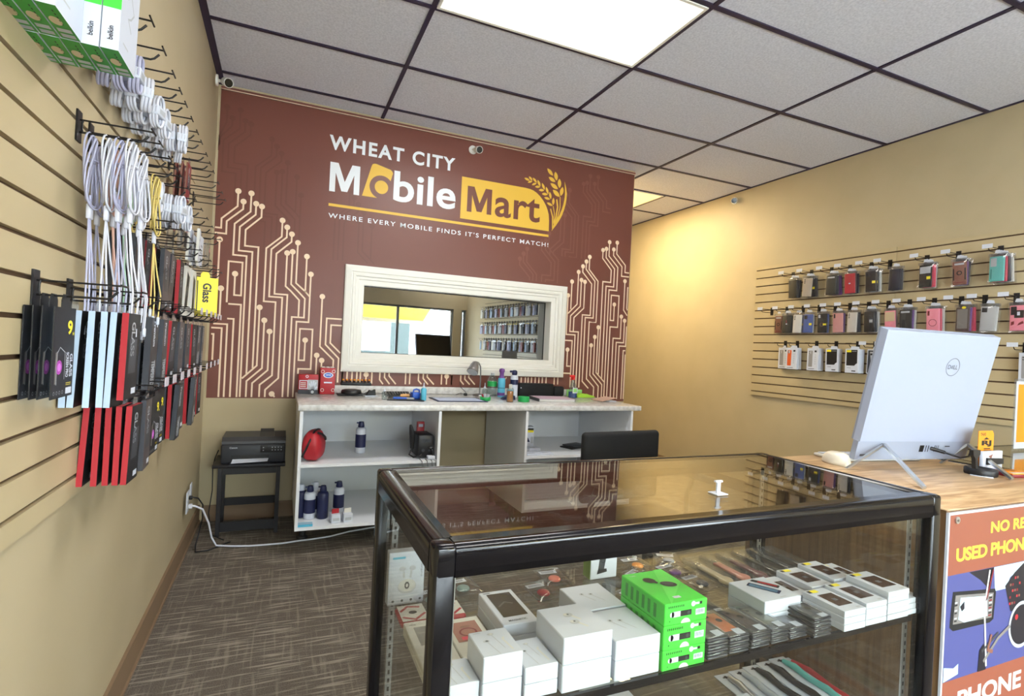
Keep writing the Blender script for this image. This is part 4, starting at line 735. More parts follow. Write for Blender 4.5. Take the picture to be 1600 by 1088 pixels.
LB = ['single white earphone box nearest the front left corner of the case', 'lower white earphone box, second stack from the left at the front of the case', 'upper white earphone box with wired buds drawn on it, second stack from the left', 'lower white earphone box, third stack from the left, left of the big earbud boxes', 'upper white earphone box of the third stack, left of the big earbud boxes', 'lower of the two tall white earbud boxes at the front of the case', 'upper of the two tall white earbud boxes showing two stemmed earbuds', 'lower white earphone box between the tall earbud boxes and the green ones', 'upper white earphone box between the tall earbud boxes and the green ones', 'lower white earphone box behind the tall earbud boxes', 'upper white earphone box behind the tall earbud boxes', 'bright green headphone box at the bottom of the green stack', 'bright green headphone box in the middle of the green stack', 'bright green headphone box topmost with black headphones pictured', 'lower white phone box behind the clear tins', 'upper white phone box picturing two phones behind the clear tins', 'lower white case box under the dark windowed one', 'white case box with a large dark window on its lid', 'cream case box with a red ring holder seen through its window', 'lower cream flat box behind the front left post', 'upper cream flat box behind the front left post', 'red and white rounded box behind the ring holder box', 'red and white box left of the corner post at the case back', 'white earbud box with wireless earbuds pictured, upright at the rear left', 'upright white and green box picturing a magnetic phone stand']
for (k, *b), lb in zip(CASE_BOXES, LB):
    nm, tp, fr, lf, mt = BX[k]; pbox(nm, lb, b, tp, fr, lf, mt, group={'green': 'green headphone boxes', 'earpod': 'white earphone boxes', 'wired': 'white earphone boxes', 'airpod': 'tall white earbud boxes'}.get(k), r=.006 if k == 'redtin' else .0015)
for o in list(bpy.data.objects):   # the stand carton has green side faces
    if o.name.startswith('stand_box'):
        for ch in o.children:
            if 'carton' in ch.name: m = MB(); hx, hy = .0418, .0165; m.box(-hx-.0006, -hx-.0001, -hy, hy, .001, .108, mat('olive_green', (120, 150, 60), .45)); m.build('green_side', o)
def strap_top(m, w, d): m.rect(.18*w, .86*w, .22*d, .74*d, mat('window_film_brown', (70, 52, 48), .12), .0005); m.rect(.42*w, .6*w, .42*d, .52*d, PGD, .0008); m.rect(.2*w, .5*w, .84*d, .96*d, YEL, .0005); m.rect(.05*w, .2*w, .85*d, .95*d, INK, .0005); m.rect(.7*w, .9*w, .06*d, .1*d, PG)
NC = ['leftmost front column', 'second front column', 'third and tallest front column', 'left rear column', 'middle rear column', 'rightmost front column', 'far left rear column', 'right rear column']
for c, (x0, x1, y0, y1, n, h) in enumerate(STRAP_BOXES):
    for i in range(n):
        j = (i*37+c*11) % 5-2; pbox('strap_box', 'white window box, %s from bottom, %s, right end of the case' % (ORD[i], NC[c]), (x0+.0006*j, x1+.0006*j, y0+.0005*j, y1+.0005*j, .6761+i*h, .6761+i*h+h-.0004), strap_top, None, None, WHITE, group='white window boxes at the right end of the case', r=.0008)
# clear tins of watch bands, in stacks
def tin(c, w, d, h):
    t = thing('clear_tin', '', 'clear case'); m = MB(); m.rbox(-w/2, w/2, -d/2, d/2, 0, h*.52, mat('tin_base', (48, 48, 54), .3), .0035, 3); m.build('base', t)
    m = MB(); m.rbox(-w/2+.0008, w/2-.0008, -d/2+.0008, d/2-.0008, h*.53, h*.97, CLEARP, .003, 3); m.build('clear_lid', t)
    m = MB(); m.rbox(-w*.36, w*.36, -d*.28, d*.40, h*.521, h*.60, c, .0006, 1); m.frame((-w/2, -d/2, h*.60), (1, 0, 0), (0, 1, 0)); m.rect(.5*w, .9*w, .06*d, .26*d, WHITE, .0009); m.disc(.3*w, .8*d, .004, INK, .0006); m.disc(.6*w, .62*d, .007, INK, .0006); m.build('insert', t); return t
TC = [mat('grey_brown', (84, 74, 70), .4), mat('tan_leather', (184, 104, 62), .45), mat('dark_brown', (62, 48, 44), .4), mat('grey_green', (104, 106, 98), .4), mat('grey_blue', (96, 100, 110), .4), mat('slate', (74, 78, 84), .4), DGREY, mat('mauve_dark', (110, 86, 104), .4), DGREY]
TCN = ['grey brown', 'tan leather', 'dark brown', 'grey green', 'grey blue', 'slate', 'dark grey', 'mauve', 'dark grey']
TW = ['front stack beside the green boxes', 'second front stack', 'third front stack', 'fourth front stack', 'fifth front stack', 'tall rounded stack at the right', 'rear stack by the green boxes', 'rear middle stack', 'rear right stack']
for c, (x0, x1, y0, y1, n, h) in enumerate(TIN_STACKS):
    P = Proto(tin(TC[c], x1-x0, y1-y0, h))
    for i in range(n): P.put(((x0+x1)/2+random.uniform(-.0012, .0012), (y0+y1)/2+random.uniform(-.001, .001), .6761+i*h), 'clear tin with %s insert, %s from bottom, %s' % (TCN[c], ORD[i], TW[c]), 'clear tins stacked in the display case', (0, 0, 0))
# long clear cases with cable bands at the back
for i, (x, col, cn) in enumerate(zip((1.6061, 1.6689, 1.7317, 1.7945, 1.8573, 1.912), (BEIGE, mat('salmon', (224, 150, 130), .45), mat('plum', (120, 70, 74), .45), OLIVE, DGREY, INK), ('beige', 'salmon', 'plum', 'dark olive', 'dark grey', 'black'))):
    t = thing('band_case', 'long clear plastic case holding a %s watch band at the back of the shelf' % cn, 'clear case', (x-.02, -2.86, .6762), group='clear watch band cases')
    m = MB(); m.rbox(-.027, .027, -.085, .085, 0, .018, CLEARP, .004, 2); m.build('clear_case', t)
    m = MB(); m.rbox(-.012, .012, -.07, .045, .002, .010, col, .003); m.lathe([(.018, .002), (.018, .010), (.008, .012)], (0, -.05, 0), col, 20); m.build('watch_band', t)
# bagged grips and coils
bagc = [(.8023, -2.7931, 'clear bag with a coiled pale charger and barcode card near the case back', mat('dull_teal', (120, 150, 148), .5)), (.8902, -2.7596, 'clear bag with teal coil and white barcode card, back of the shelf', mat('dull_teal', (120, 150, 148), .5)), (1.0703, -2.835, 'clear bag with a red item between the white boxes', RED), (1.135, -2.775, 'clear bag with coral item behind the earphone boxes', mat('coral', (230, 120, 100), .4)), (1.288, -2.925, 'clear bag with lime green disc right of the green boxes', GRNL), (1.372, -2.835, 'clear bag with blue disc behind the green boxes', mat('steel_blue', (110, 150, 176), .4)), (1.405, -2.765, 'clear bag with orange disc at the case back', ORNG), (1.478, -2.830, 'clear bag with violet disc at the case back', PURP), (1.52, -2.762, 'clear bag with pale disc at the very back', LGREY), (1.40, -2.905, 'clear bag with peach oval behind the tins', mat('peach', (226, 180, 140), .4)), (1.50, -2.905, 'clear bag with grey disc behind the phone boxes', DGREY)]
def bag_geo(m, w, h, d, seed, mt, nx=8, ny=10):
    vs = []; n = nx+1
    for s in (1, -1):
        for j in range(ny+1):
            for i in range(n):
                u, v = i/nx*2-1, j/ny*2-1; e = max(0, (1-u*u)*(1-v**4))**.5; q = noise.noise(Vector((u*2.6+seed, v*3.1, seed*1.7+s)))
                vs.append((u*w/2, v*h/2, s*(d/2*e*(1+.5*q))+.0015*q*e))
    b = (ny+1)*n
    f = [(j*n+i, j*n+i+1, (j+1)*n+i+1, (j+1)*n+i) for j in range(ny) for i in range(nx)]; f += [tuple(b+k for k in q[::-1]) for q in f]
    m.add(vs, f, mt, True)
for i, (x, y, lb, col) in enumerate(bagc):
    t = thing('bagged_grip', lb, 'packet', (x, y, .6765), random.uniform(-.5, .5), group='clear bags in the display case')
    m = MB(); m.X = Matrix.Translation((0, 0, .012)); bag_geo(m, .075, .095, .018, i+1, BAGP); m.build('clear_bag', t)
    m = MB(); m.lathe([(.015, .008), (.016, .010), (.014, .013), (.005, .0135)], (0, -.008, 0), col, 22); m.build('grip', t)
    m = MB(); m.box(-.024, .024, .024, .040, .009, .0096, WHITE); m.frame((-.024, .024, .0098), (1, 0, 0), (0, 1, 0))
    for k in range(8): m.rect(.006+k*.0045, .008+k*.0045, .003, .012, INK, .0001)
    m.build('barcode_card', t)
# lower shelf: watch strap cards and boxes
for i, (x, col, cn) in enumerate(((1.655, ALU, 'steel link'), (1.708, LGREY, 'pale grey'), (1.762, INK, 'black'), (1.816, BLKPL, 'black woven'), (1.868, TEAL, 'teal braided'))):
    t = thing('strap_card', 'white card with a %s watch strap, lower shelf, %s from left' % (cn, ORD[i]), 'watch strap', (x, -2.955, SH2+.0004+.0022*i), -.05, group='watch straps on the lower shelf')
    m = MB(); m.rbox(-.029, .029, -.125, .11, 0, .002, WHITE, .0006, 1); m.frame((-.029, -.125, .002), (1, 0, 0), (0, 1, 0)); m.rect(.018, .040, .217, .222, INK, .0003); m.rect(.025, .033, .213, .226, INK, .0003); m.build('card', t)
    m = MB(); m.tube([(0, .085, .007), (.004, .05, .010), (-.003, 0, .009), (.003, -.05, .010), (0, -.10, .007)], [.006, .010, .008, .010, .008], col, 10); m.build('strap', t)
t = thing('strap_card', 'white card with a red braided watch strap at the right of the lower shelf', 'watch strap', (1.868+.054, -2.955, SH2+.0004), -.05); m = MB(); m.rbox(-.029, .0, -.125, .11, .0, .002, WHITE, .0006, 1); m.build('card', t); m = MB(); m.tube([(-.015, .085, .007), (-.011, .03, .010), (-.018, -.04, .009), (-.013, -.10, .008)], [.006, .010, .009, .008], RED, 10); m.build('strap', t)
def wtop(m, w, d): m.rect(.15*w, .85*w, .2*d, .8*d, mat('window_film_grey', (150, 148, 142), .12), .0005); m.poly([(.3*w, .3*d), (.7*w, .35*d), (.65*w, .7*d), (.35*w, .65*d)], LGREY, .0008)
for i, (x0, x1, y0, y1, h, lb) in enumerate(((1.50, 1.60, -3.10, -2.98, .05, 'white box with a clear window at the front of the lower shelf'), (1.30, 1.42, -3.05, -2.95, .04, 'white carton with red dot on the lower shelf under the green boxes'), (1.16, 1.27, -3.0, -2.88, .09, 'taller white carton on the lower shelf under the earphone boxes'), (.98, 1.10, -3.05, -2.90, .06, 'plain white carton on the lower shelf under the tall earbud boxes'), (.80, .94, -3.05, -2.90, .05, 'plain white carton at the left of the lower shelf'))):
    pbox('boxed_accessory', lb, (x0, x1, y0, y1, SH2+.0004, SH2+h), wtop if i == 0 else ((lambda m, w, d: m.disc(.75*w, .8*d, .008, RED)) if i == 1 else None))
# small acrylic stand on top of the case
t = thing('acrylic_stand', 'tiny white display stand standing on the glass top of the case', 'display stand', (1.385, -3.06, .9692)); m = MB(); m.box(-.016, .016, -.014, .014, 0, .002, WHITE); m.build('foot', t); m = MB(); m.box(-.005, .005, -.002, .002, .0021, .026, WHITE); m.box(-.010, .010, -.003, .003, .0261, .030, WHITE); m.build('upright', t)

# ---------------------------------------------------------------- counter with poster
POSTER_SCREW = (2.129, .876)
def POSTER(m):
    m.text('NO RE', 2.310, 2.489, .826, .858, YELP, .03, l=.0006); m.text('USED PHONE', 2.150, 2.520, .762, .799, YELP, .03, .95, l=.0006)
    m.rect(2.115, 2.93, .446, .729, PRINT, .0005)
    m.poly([(2.213, .728), (2.335, .728), (2.321, .665), (2.27, .70)], PBLK, .0007); m.poly([(2.335, .728), (2.52, .728), (2.42, .69), (2.40, .66), (2.345, .66)], PSKY, .0007)
    m.poly([(2.133, .590), (2.142, .684), (2.345, .667), (2.350, .655), (2.343, .582), (2.325, .575), (2.15, .578)], INK, .0009); m.poly([(2.148, .596), (2.155, .673), (2.338, .657), (2.333, .588)], ASH, .0011); m.poly([(2.172, .606), (2.178, .664), (2.305, .652), (2.312, .596), (2.20, .594)], PSKY, .0013)
    m.poly([(2.176, .64), (2.196, .652), (2.198, .632), (2.186, .626)], PBLK, .0015)
    for i in range(9): m.rect(2.315, 2.330, .594+i*.007, .598+i*.007, [DRED, INK, LGREY][i % 3], .0016); m.rect(2.152, 2.164, .602+i*.007, .606+i*.007, [INK, LGREY, ASH][i % 3], .0016)
    m.poly([(2.395, .668), (2.44, .70), (2.487, .723), (2.60, .728), (2.60, .55), (2.497, .600), (2.43, .590)], PBLK, .0010)
    for i in range(14): m.rect(2.42+.012*(i % 5), 2.428+.012*(i % 5), .61+.018*(i//3), .617+.018*(i//3), [RED, BROWN, DRED][i % 3], .0012)
    m.ringd(2.490, .545, .068, .010, LGREY, .0018, 40); m.disc(2.490, .545, .058, PBLK, .0016, 36); m.disc(2.462, .570, .008, RED, .0019)
    m.line([(2.312, .724), (2.300, .66), (2.296, .60), (2.305, .535), (2.315, .455)], .007, OFFW, .0020); m.line([(2.33, .724), (2.315, .68), (2.30, .64)], .006, DRED, .0020); m.line([(2.30, .47), (2.37, .525), (2.43, .55)], .010, ASH, .0021); m.line([(2.29, .50), (2.37, .54)], .008, DGREY, .0022); m.line([(2.335, .54), (2.32, .50), (2.345, .49)], .010, BROWN, .0023)
    m.poly([(2.275, .446), (2.280, .505), (2.30, .52), (2.315, .446)], PBLK, .0017)
    m.poly([(2.116, .447), (2.182, .458), (2.182, .486), (2.16, .477), (2.116, .486)], PSKY, .0012)
    m.text('PHONE', 2.187, 2.505, .358, .410, OFFW, .03, l=.0006)
YELP = mat('poster_yellow', (238, 200, 60), .5)
CZ = .905; t = thing('counter', 'wood topped counter with dark walnut side at the right of the case', 'counter', (2.53, -2.82, 0)); m = MB(); m.rbox(-.423, .452, -.32, .31, CZ-.004, CZ, WOODT, .0012, 1); m.build('countertop', t)
m = MB(); m.box(-.42, .450, -.315, .305, 0, CZ-.0045, WOODD); m.build('body', t)
t = thing('poster', 'brown repair shop poster screwed to the front of the wood counter', 'poster', (2.107, -3.1352, 0)); m = MB(); PY = -.0065; m.box(.002, .83, PY, -.0005, .05, .896, WHITE); m.frame((-2.107, PY, 0), (1, 0, 0), (0, 0, 1)); m.rect(2.115, 2.93, .06, .890, POSTB)
POSTER(m); m.build('printed_sheet', t)
m = MB(); m.cyl((.037, PY-.0005, POSTER_SCREW[1]), (.037, PY-.004, POSTER_SCREW[1]), .0095, ALU, 20); m.cyl((.037, PY-.004, POSTER_SCREW[1]), (.037, PY-.006, POSTER_SCREW[1]), .0035, STEEL, 12); m.build('screw', t)

# ---------------------------------------------------------------- all in one computer
AX = Vector((2.679, -2.756, 1.001)); yaw = -.131; tl = .203
ux = Vector((math.cos(yaw), math.sin(yaw), 0)); nn = Vector((math.sin(yaw), -math.cos(yaw), 0)); up = Vector((0, 0, 1))*math.cos(tl)+nn*math.sin(tl); bk = up.cross(ux).normalized()
if bk.dot(nn) > 0: bk = -bk     # bk points to the screen side
t = thing('all_in_one_computer', 'white all in one computer seen from behind on the wood counter', 'computer', (AX.x, AX.y, CZ))
def L(u, v, w): return tuple(AX+ux*u+up*v+bk*w-Vector((AX.x, AX.y, CZ)))
W2 = .275; HH = .416
def slab(m, u0, u1, v0, v1, w0, w1, mt, inset=0.):
    vs = [L(u0+inset, v0+inset*0, w0), L(u1-inset, v0, w0), L(u1, v0, w1), L(u0, v0, w1), L(u0+inset, v1-inset, w0), L(u1-inset, v1-inset, w0), L(u1, v1, w1), L(u0, v1, w1)]
    m.add(vs, [(0, 3, 2, 1), (4, 5, 6, 7), (0, 1, 5, 4), (1, 2, 6, 5), (2, 3, 7, 6), (3, 0, 4, 7)], mt)
m = MB(); slab(m, -W2, W2, 0, HH, 0, .024, SILV, .004); O = Vector(L(0, 0, 0)); m.fr = (O, ux, up); m.lift = .0004
cu, cv = .074, .291; m.ringd(cu, cv, .033, .0022, PGD, .0008, 40, sy=1.02); m.text('D', cu-.024, cu-.010, cv-.008, cv+.008, PGD, .01, l=.0008); m.text('E', cu-.008, cu+.002, cv-.006, cv+.006, PGD, .01, l=.0008, skew=.003); m.text('LL', cu+.004, cu+.024, cv-.008, cv+.008, PGD, .01, l=.0008); m.build('back_cover', t)
m = MB(); slab(m, -W2+.001, W2-.001, .0, HH+.002, .0245, .032, SILVD); m.build('screen_frame', t)
m = MB(); slab(m, -W2+.008, W2-.008, .01, HH-.006, .0325, .034, mat('screen_black', (6, 6, 8), .08)); m.build('screen', t)
m = MB(); slab(m, -W2, W2, -.072, -.0006, 0.002, .022, SILVD); m.fr = (Vector(L(0, 0, .002)), ux, up)
for k, (a, b) in enumerate(((.024, .046), (.054, .058), (.066, .070), (.098, .102), (.107, .110), (.116, .119))): m.rect(a, b, -.042, -.016, INK, .0006)
m.rect(.150, .175, -.022, -.018, INK, .0006); m.rect(-W2+.02, -W2+.05, -.058, -.05, DGREY, .0006); m.build('chin', t)
def leg(u, rear, front):
    h = Vector(L(u, -.010, -.003)); r = Vector(rear)-Vector((AX.x, AX.y, CZ)); f = Vector(front)-Vector((AX.x, AX.y, CZ))
    for q, nm in ((r, 'rear_leg'), (f, 'front_leg')):
        m = MB(); d = (q-h); s = Vector((1, 0, 0))*.009; n = d.cross(s).normalized()*.004; vs = [h-s-n, h+s-n, h+s+n, h-s+n, q-s-n, q+s-n, q+s+n, q-s+n]
        m.add([tuple(v) for v in vs], [(0, 1, 2, 3), (7, 6, 5, 4), (0, 4, 5, 1), (1, 5, 6, 2), (2, 6, 7, 3), (3, 7, 4, 0)], ALU); m.build(nm, t)
leg(-.160, (2.298, -2.985, CZ+.006), (2.326, -2.735, CZ+.006)); leg(.262, (2.804, -2.980, CZ+.006), (2.860, -2.745, CZ+.006))
m = MB(); p = [L(.085, -.028, -.004), L(.12, -.034, -.03), L(.17, -.046, -.045), L(.23, -.046, -.035), L(.27, -.030, -.012), L(.285, -.030, -.010)]; m.tube(p, .0035, BLKPL, 8); m.tube([L(.080, -.027, .002), L(.115, -.033, -.026)], .0065, BLKPL, 8); m.build('cable', t)
t = thing('mouse', 'pale beige computer mouse left of the computer on the counter', 'mouse', (2.40, -2.645, CZ+.0005), -.5); m = MB(); vs = []; n, k = 24, 10
for j in range(k+1):
    th = j/k*PI/2
    for i in range(n): a = 2*PI*i/n; vs.append((.040*math.cos(a)*math.cos(th)**.5, .064*math.sin(a)*math.cos(th)**.5, .044*math.sin(th)*(1-.25*math.sin(a)*math.cos(th))))
m.add(vs, [(j*n+i, j*n+(i+1) % n, (j+1)*n+(i+1) % n, (j+1)*n+i) for j in range(k) for i in range(n)]+[tuple(range(n))[::-1]], mat('mouse_beige', (222, 216, 200), .35), True); m.build('shell', t)
m = MB(); m.rbox(-.003, .003, .018, .032, .030, .0385, DGREY, .002); m.build('scroll_wheel', t)
t = thing('keyboard', 'edge of a pale keyboard under the front of the computer', 'keyboard', (2.66, -2.60, CZ+.0005), yaw); m = MB(); m.rbox(-.21, .2, -.055, .06, 0, .012, OFFW, .004); m.build('base', t); m = MB()
for i in range(14):
    for j in range(4): m.rbox(-.20+i*.028, -.176+i*.028, -.05+j*.026, -.028+j*.026, .0122, .0165, WHITE, .0015, 1)
m.build('keys', t)
t = thing('ring_stand', 'black round cable weight beside the right leg of the computer', 'holder', (2.80, -2.895, CZ+.0005)); m = MB(); m.lathe([(.028, 0), (.044, 0), (.046, .004), (.046, .020), (.043, .024), (.030, .024), (.028, .018)], (0, 0, 0), BLKPL, 28); m.build('ring', t); m = MB(); m.prism([(-.045, .0245), (-.030, .0245), (-.036, .06), (-.020, .075), (-.02, .09), (-.065, .09), (-.062, .072), (-.05, .06)], 'y', -.006, .006, BLKPL); m.build('clip', t)
# cards and flyers at the right end of the counter
t = thing('taxi_card', 'orange card with black RJ lettering standing at the right end of the counter', 'card', (2.92, -2.85, CZ+.0005)); m = MB(); m.prism([(-.045, .0), (.055, .0), (.055, .135), (.045, .148), (-.045, .148)], 'y', -.001, .001, ORNG); m.frame((-.045, -.001, 0), (1, 0, 0), (0, 0, 1)); m.text('TAXI', .010, .045, .130, .141, INK, .03); m.text('RJ', .020, .085, .088, .112, INK, .05); m.poly([(.03, .115), (.05, .124), (.072, .116)], INK); m.rect(.035, .078, .079, .083, INK); m.rect(.035, .085, .070, .075, INK); m.build('printed_card', t)
t = thing('card_holder', 'white card pack with black holder in front of the orange taxi card', 'card', (2.90, -2.875, CZ+.0005)); m = MB(); m.rbox(-.055, .07, -.006, .006, 0, .078, WHITE, .001, 1); m.frame((-.055, -.006, 0), (1, 0, 0), (0, 0, 1)); m.poly([(.03, .06), (.06, .068), (.05, .05)], BROWN); m.build('cards', t); m = MB(); m.prism([(-.04, .030), (.065, .030), (.065, .050), (-.04, .055)], 'y', -.012, -.0065, BLKPL); m.build('holder', t)
t = thing('flyer', 'orange and white flyer stack lying at the right edge of the counter top', 'flyer', (2.915, -2.93, CZ+.0005), -.2); m = MB(); m.rbox(-.045, .05, -.035, .03, 0, .012, DRED, .0006, 1); m.rbox(-.045, .05, -.035, .03, .0121, .016, ORNG, .0006, 1); m.frame((-.045, -.035, .016), (1, 0, 0), (0, 1, 0)); m.rect(.0, .095, .0, .014, WHITE); m.rect(.045, .05, .025, .036, INK); m.rect(.02, .08, .045, .050, DRED); m.build('sheet', t)
t = thing('leaflet', 'white leaflet under the right leg of the computer', 'flyer', (2.79, -2.90, CZ+.0003), .5); m = MB(); m.rbox(-.04, .05, -.03, .03, 0, .002, WHITE, .0004, 1); m.build('sheet', t)
t = thing('sign_holder', 'clear stand with an orange bordered white sign at the right edge', 'sign', (3.77, -2.62, .909)); m = MB(); m.box(-.10, .16, .0, .004, 0, .34, CLEARP); m.build('acrylic_frame', t); m = MB(); m.box(-.092, .152, -.0022, -.0002, .01, .33, WHITE); m.frame((-.092, -.0022, .01), (1, 0, 0), (0, 0, 1)); m.rect(.014, .23, .03, .305, ORNG); m.build('printed_sheet', t)

# ---------------------------------------------------------------- hooks and goods on the left slatwall
SX = .0038     # face of the slats
def hook_proto(sgn, L, tagp, name='display_hook'):
    t = thing(name, '', 'hook'); s = sgn; z = 0.
    m = MB(); m.box(min(0, s*.004), max(0, s*.004), -.014, .014, -.050, .020, HOOKM); m.build('back_plate', t)
    m = MB(); m.tube([(s*.004, 0, 0), (s*L, 0, .0)], .0021, HOOKM, 6); m.tube([(s*L, -.022, 0), (s*L, .022, 0)], .0022, HOOKM, 6); m.build('upper_arm', t)
    m = MB(); m.tube([(s*.004, 0, -.028), (s*(L-.028), 0, -.028), (s*(L-.020), 0, -.024), (s*(L-.010), 0, -.012)], .0025, HOOKM, 6); m.tube([(s*.010, 0, -.028), (s*.008, 0, -.02), (s*.008, 0, -.008), (s*.010, 0, 0)], .0021, HOOKM, 6); m.build('lower_arm', t)
    if tagp: m = MB(); k = -1 if s < 0 else 1; m.box(min(s*(L+.0026), s*(L+.0042)), max(s*(L+.0026), s*(L+.0042)), -.026, .026, -.013, .013, tagp); m.build('price_tag', t)
    return t
HL = Proto(hook_proto(1, .147, None)); HT = Proto(hook_proto(1, .147, mat('clear_tag', (196, 190, 200), .3)))
ROWS = {'A': (1.972, [-2.566, -2.436, -2.313, -2.211, -2.119, -2.004, -1.887, -1.788, -1.651, -1.54, -1.423, -1.253, -1.08, -.93], 'top'),
        'B': (1.745, [-2.5, -2.42, -2.305, -2.215, -2.137, -2.0, -1.86, -1.70, -1.54, -1.37, -1.20, -1.05], 'second'),
        'E': (1.594, [-2.20, -2.08, -1.951, -1.831, -1.677, -1.519, -1.377, -1.20, -1.05, -.93], 'third'),
        'C': (1.362, [-2.68, -2.506, -2.352, -2.195, -2.05, -1.90, -1.75, -1.60, -1.45, -1.30, -1.15, -1.02, -.90], 'fourth'),
        'D': (1.130, [-2.35, -2.221, -2.103, -1.968, -1.841, -1.707, -1.553, -1.36, -1.22, -1.07, -.92], 'lowest')}
for k, (z, ys, rn) in ROWS.items():
    for i, y in enumerate(ys):
        tg = (k == 'D' and i > 0) or (k == 'C' and i > 6)
        (HT if tg else HL).put((SX, y, z), 'black wire hook%s, %s from the viewpoint, %s row, left wall' % (' with clear tag' if tg else '', ORD[i], rn), 'black hooks on the left slatwall')
for i, y in enumerate((-2.825, -2.71)): HL.put((SX, y, 2.012), 'black wire hook holding green boxes, %s from the viewpoint' % ORD[i], 'black hooks on the left slatwall')

# cards and slim boxes that hang from a hole; origin at the hole, x is the thickness
def card(name, w, h, t_, face, spine, deco=None, tab=True, cat='box', tabm=None, top=.02):
    t = thing(name, '', cat); m = MB(); z1 = -top if tab else .006
    m.box(-t_/2, t_/2, -w/2, w/2, z1-h, z1, face, {'-y': spine, '+y': spine, '-z': spine, '+z': spine})
    m.frame((t_/2, -w/2, z1-h), (0, 1, 0), (0, 0, 1)); 
    if deco: deco(m, w, h)
    m.build('card_box', t)
    if tab:
        m = MB(); a = .0006; m.prism([(-.020, z1), (.020, z1), (.020, -.006), (.012, .006), (-.012, .006), (-.020, -.006)], 'x', -a, a, tabm or CLEARP); m.build('hang_tab', t)
    return t
def d9h(m, w, h):
    m.text('9', .62*w, .86*w, .70*h, .86*h, YEL, .03); m.text('H', .88*w, .95*w, .69*h, .73*h, YEL, .03)
    m.vtext('GLASS', .80*w, .94*w, .22*h, .48*h, WHITE, .03); m.vtext('SCREEN PRO', .62*w, .75*w, .22*h, .50*h, WHITE, .03)
    m.line([(.2*w, .15*h), (.2*w, .5*h), (.32*w, .56*h), (.56*w, .50*h), (.56*w, .2*h)], .0016, LGREY); m.poly([(.12*w, .16*h), (.2*w, .16*h), (.2*w, .52*h), (.12*w, .5*h)], ASH); m.disc(.30*w, .34*h, .014, MAGENTA); m.disc(.30*w, .34*h, .008, mat('violet_light', (216, 120, 220), .4), .0007)
    m.rect(.66*w, .94*w, .03*h, .10*h, WHITE); m.rect(.66*w, .9*w, .13*h, .135*h, YEL); m.rect(.66*w, .9*w, .15*h, .155*h, YEL)
    for i in range(4): m.ringd((.12+.13*i)*w, .06*h, .0035, .0008, LGREY)
def dtext(m, w, h): m.rect(.2*w, .8*w, .3*h, .7*h, DGREY); m.vtext('GLASS', .3*w, .6*w, .5*h, .9*h, LGREY, .02); m.rect(.55*w, .9*w, .05*h, .12*h, WHITE)
def dblue(m, w, h): m.rect(0, w, 0, .28*h, NAVY); m.rect(0, w, .28*h, .42*h, mat('mid_blue', (90, 112, 160), .4)); m.rect(.1*w, .45*w, .52*h, .66*h, PURP); m.disc(.6*w, .38*h, .02, BROWN, .0007, ry=.035); m.disc(.6*w, .38*h, .012, BEIGE, .001, ry=.024); m.rect(.5*w, .9*w, .05*h, .08*h, WHITE, .0008)
def dblk(m, w, h): m.vtext('Premium', .3*w, .6*w, .6*h, .95*h, WHITE, .03); m.vtext('TEMPERED', .25*w, .75*w, .05*h, .4*h, LGREY, .03)
def dcut(m, w, h): m.poly([(.2*w, .1*h), (.75*w, .2*h), (.8*w, .8*h), (.3*w, .9*h)], INK); m.disc(.5*w, .5*h, .02, DGREY, .0008)
def dyel(m, w, h): m.vtext('Glass', .42*w, .75*w, .35*h, .85*h, INK, .03); m.rect(.20*w, .24*w, .1*h, .9*h, INK)
NHW = .012
P9 = Proto(card('glass_card', .100, .178, .0022, BLKPL, BLKPL, d9h, cat='screen protector', tabm=BLKPL)); BLK9 = P9
PB_ = Proto(card('glass_box', .095, .215, .0125, INK, LBLUE, dtext, cat='screen protector'))
PR = Proto(card('glass_box', .095, .198, .013, INK, RED, dtext, cat='screen protector'))
PRD = Proto(card('glass_box', .092, .190, .011, INK, DRED, dtext, cat='screen protector'))
PW = Proto(card('glass_card', .092, .205, .004, WHITE, LBLUE, dblue, cat='screen protector', tabm=WHITE))
PK = Proto(card('glass_box', .085, .205, .016, mat('charcoal_box', (44, 46, 52), .4), DGREY, dblk, cat='screen protector'))
PC = Proto(card('glass_box', .088, .200, .012, OFFW, OFFW, dcut, cat='screen protector'))
PP = Proto(card('glass_box', .090, .200, .012, PINKR, PINKR, dtext, cat='screen protector'))
PG_ = Proto(card('glass_box', .090, .195, .012, mat('warm_grey', (78, 70, 72), .45), DGREY, dtext, cat='screen protector'))
PY_ = Proto(card('glass_card', .115, .185, .004, YEL, YEL, dyel, cat='screen protector', tabm=YEL))
PN = {'9': (P9, 'black 9H glass card'), 'b': (PB_, 'glass box with pale blue spine'), 'r': (PR, 'glass box with red spine'), 'd': (PRD, 'glass box with dark red spine'), 'w': (PW, 'white card with blue print'), 'k': (PK, 'dark grey glass box'), 'c': (PC, 'white box with black cut-out print'), 'p': (PP, 'pink-red glass box'), 'g': (PG_, 'warm grey glass box'), 'y': (PY_, 'bright yellow glass card')}
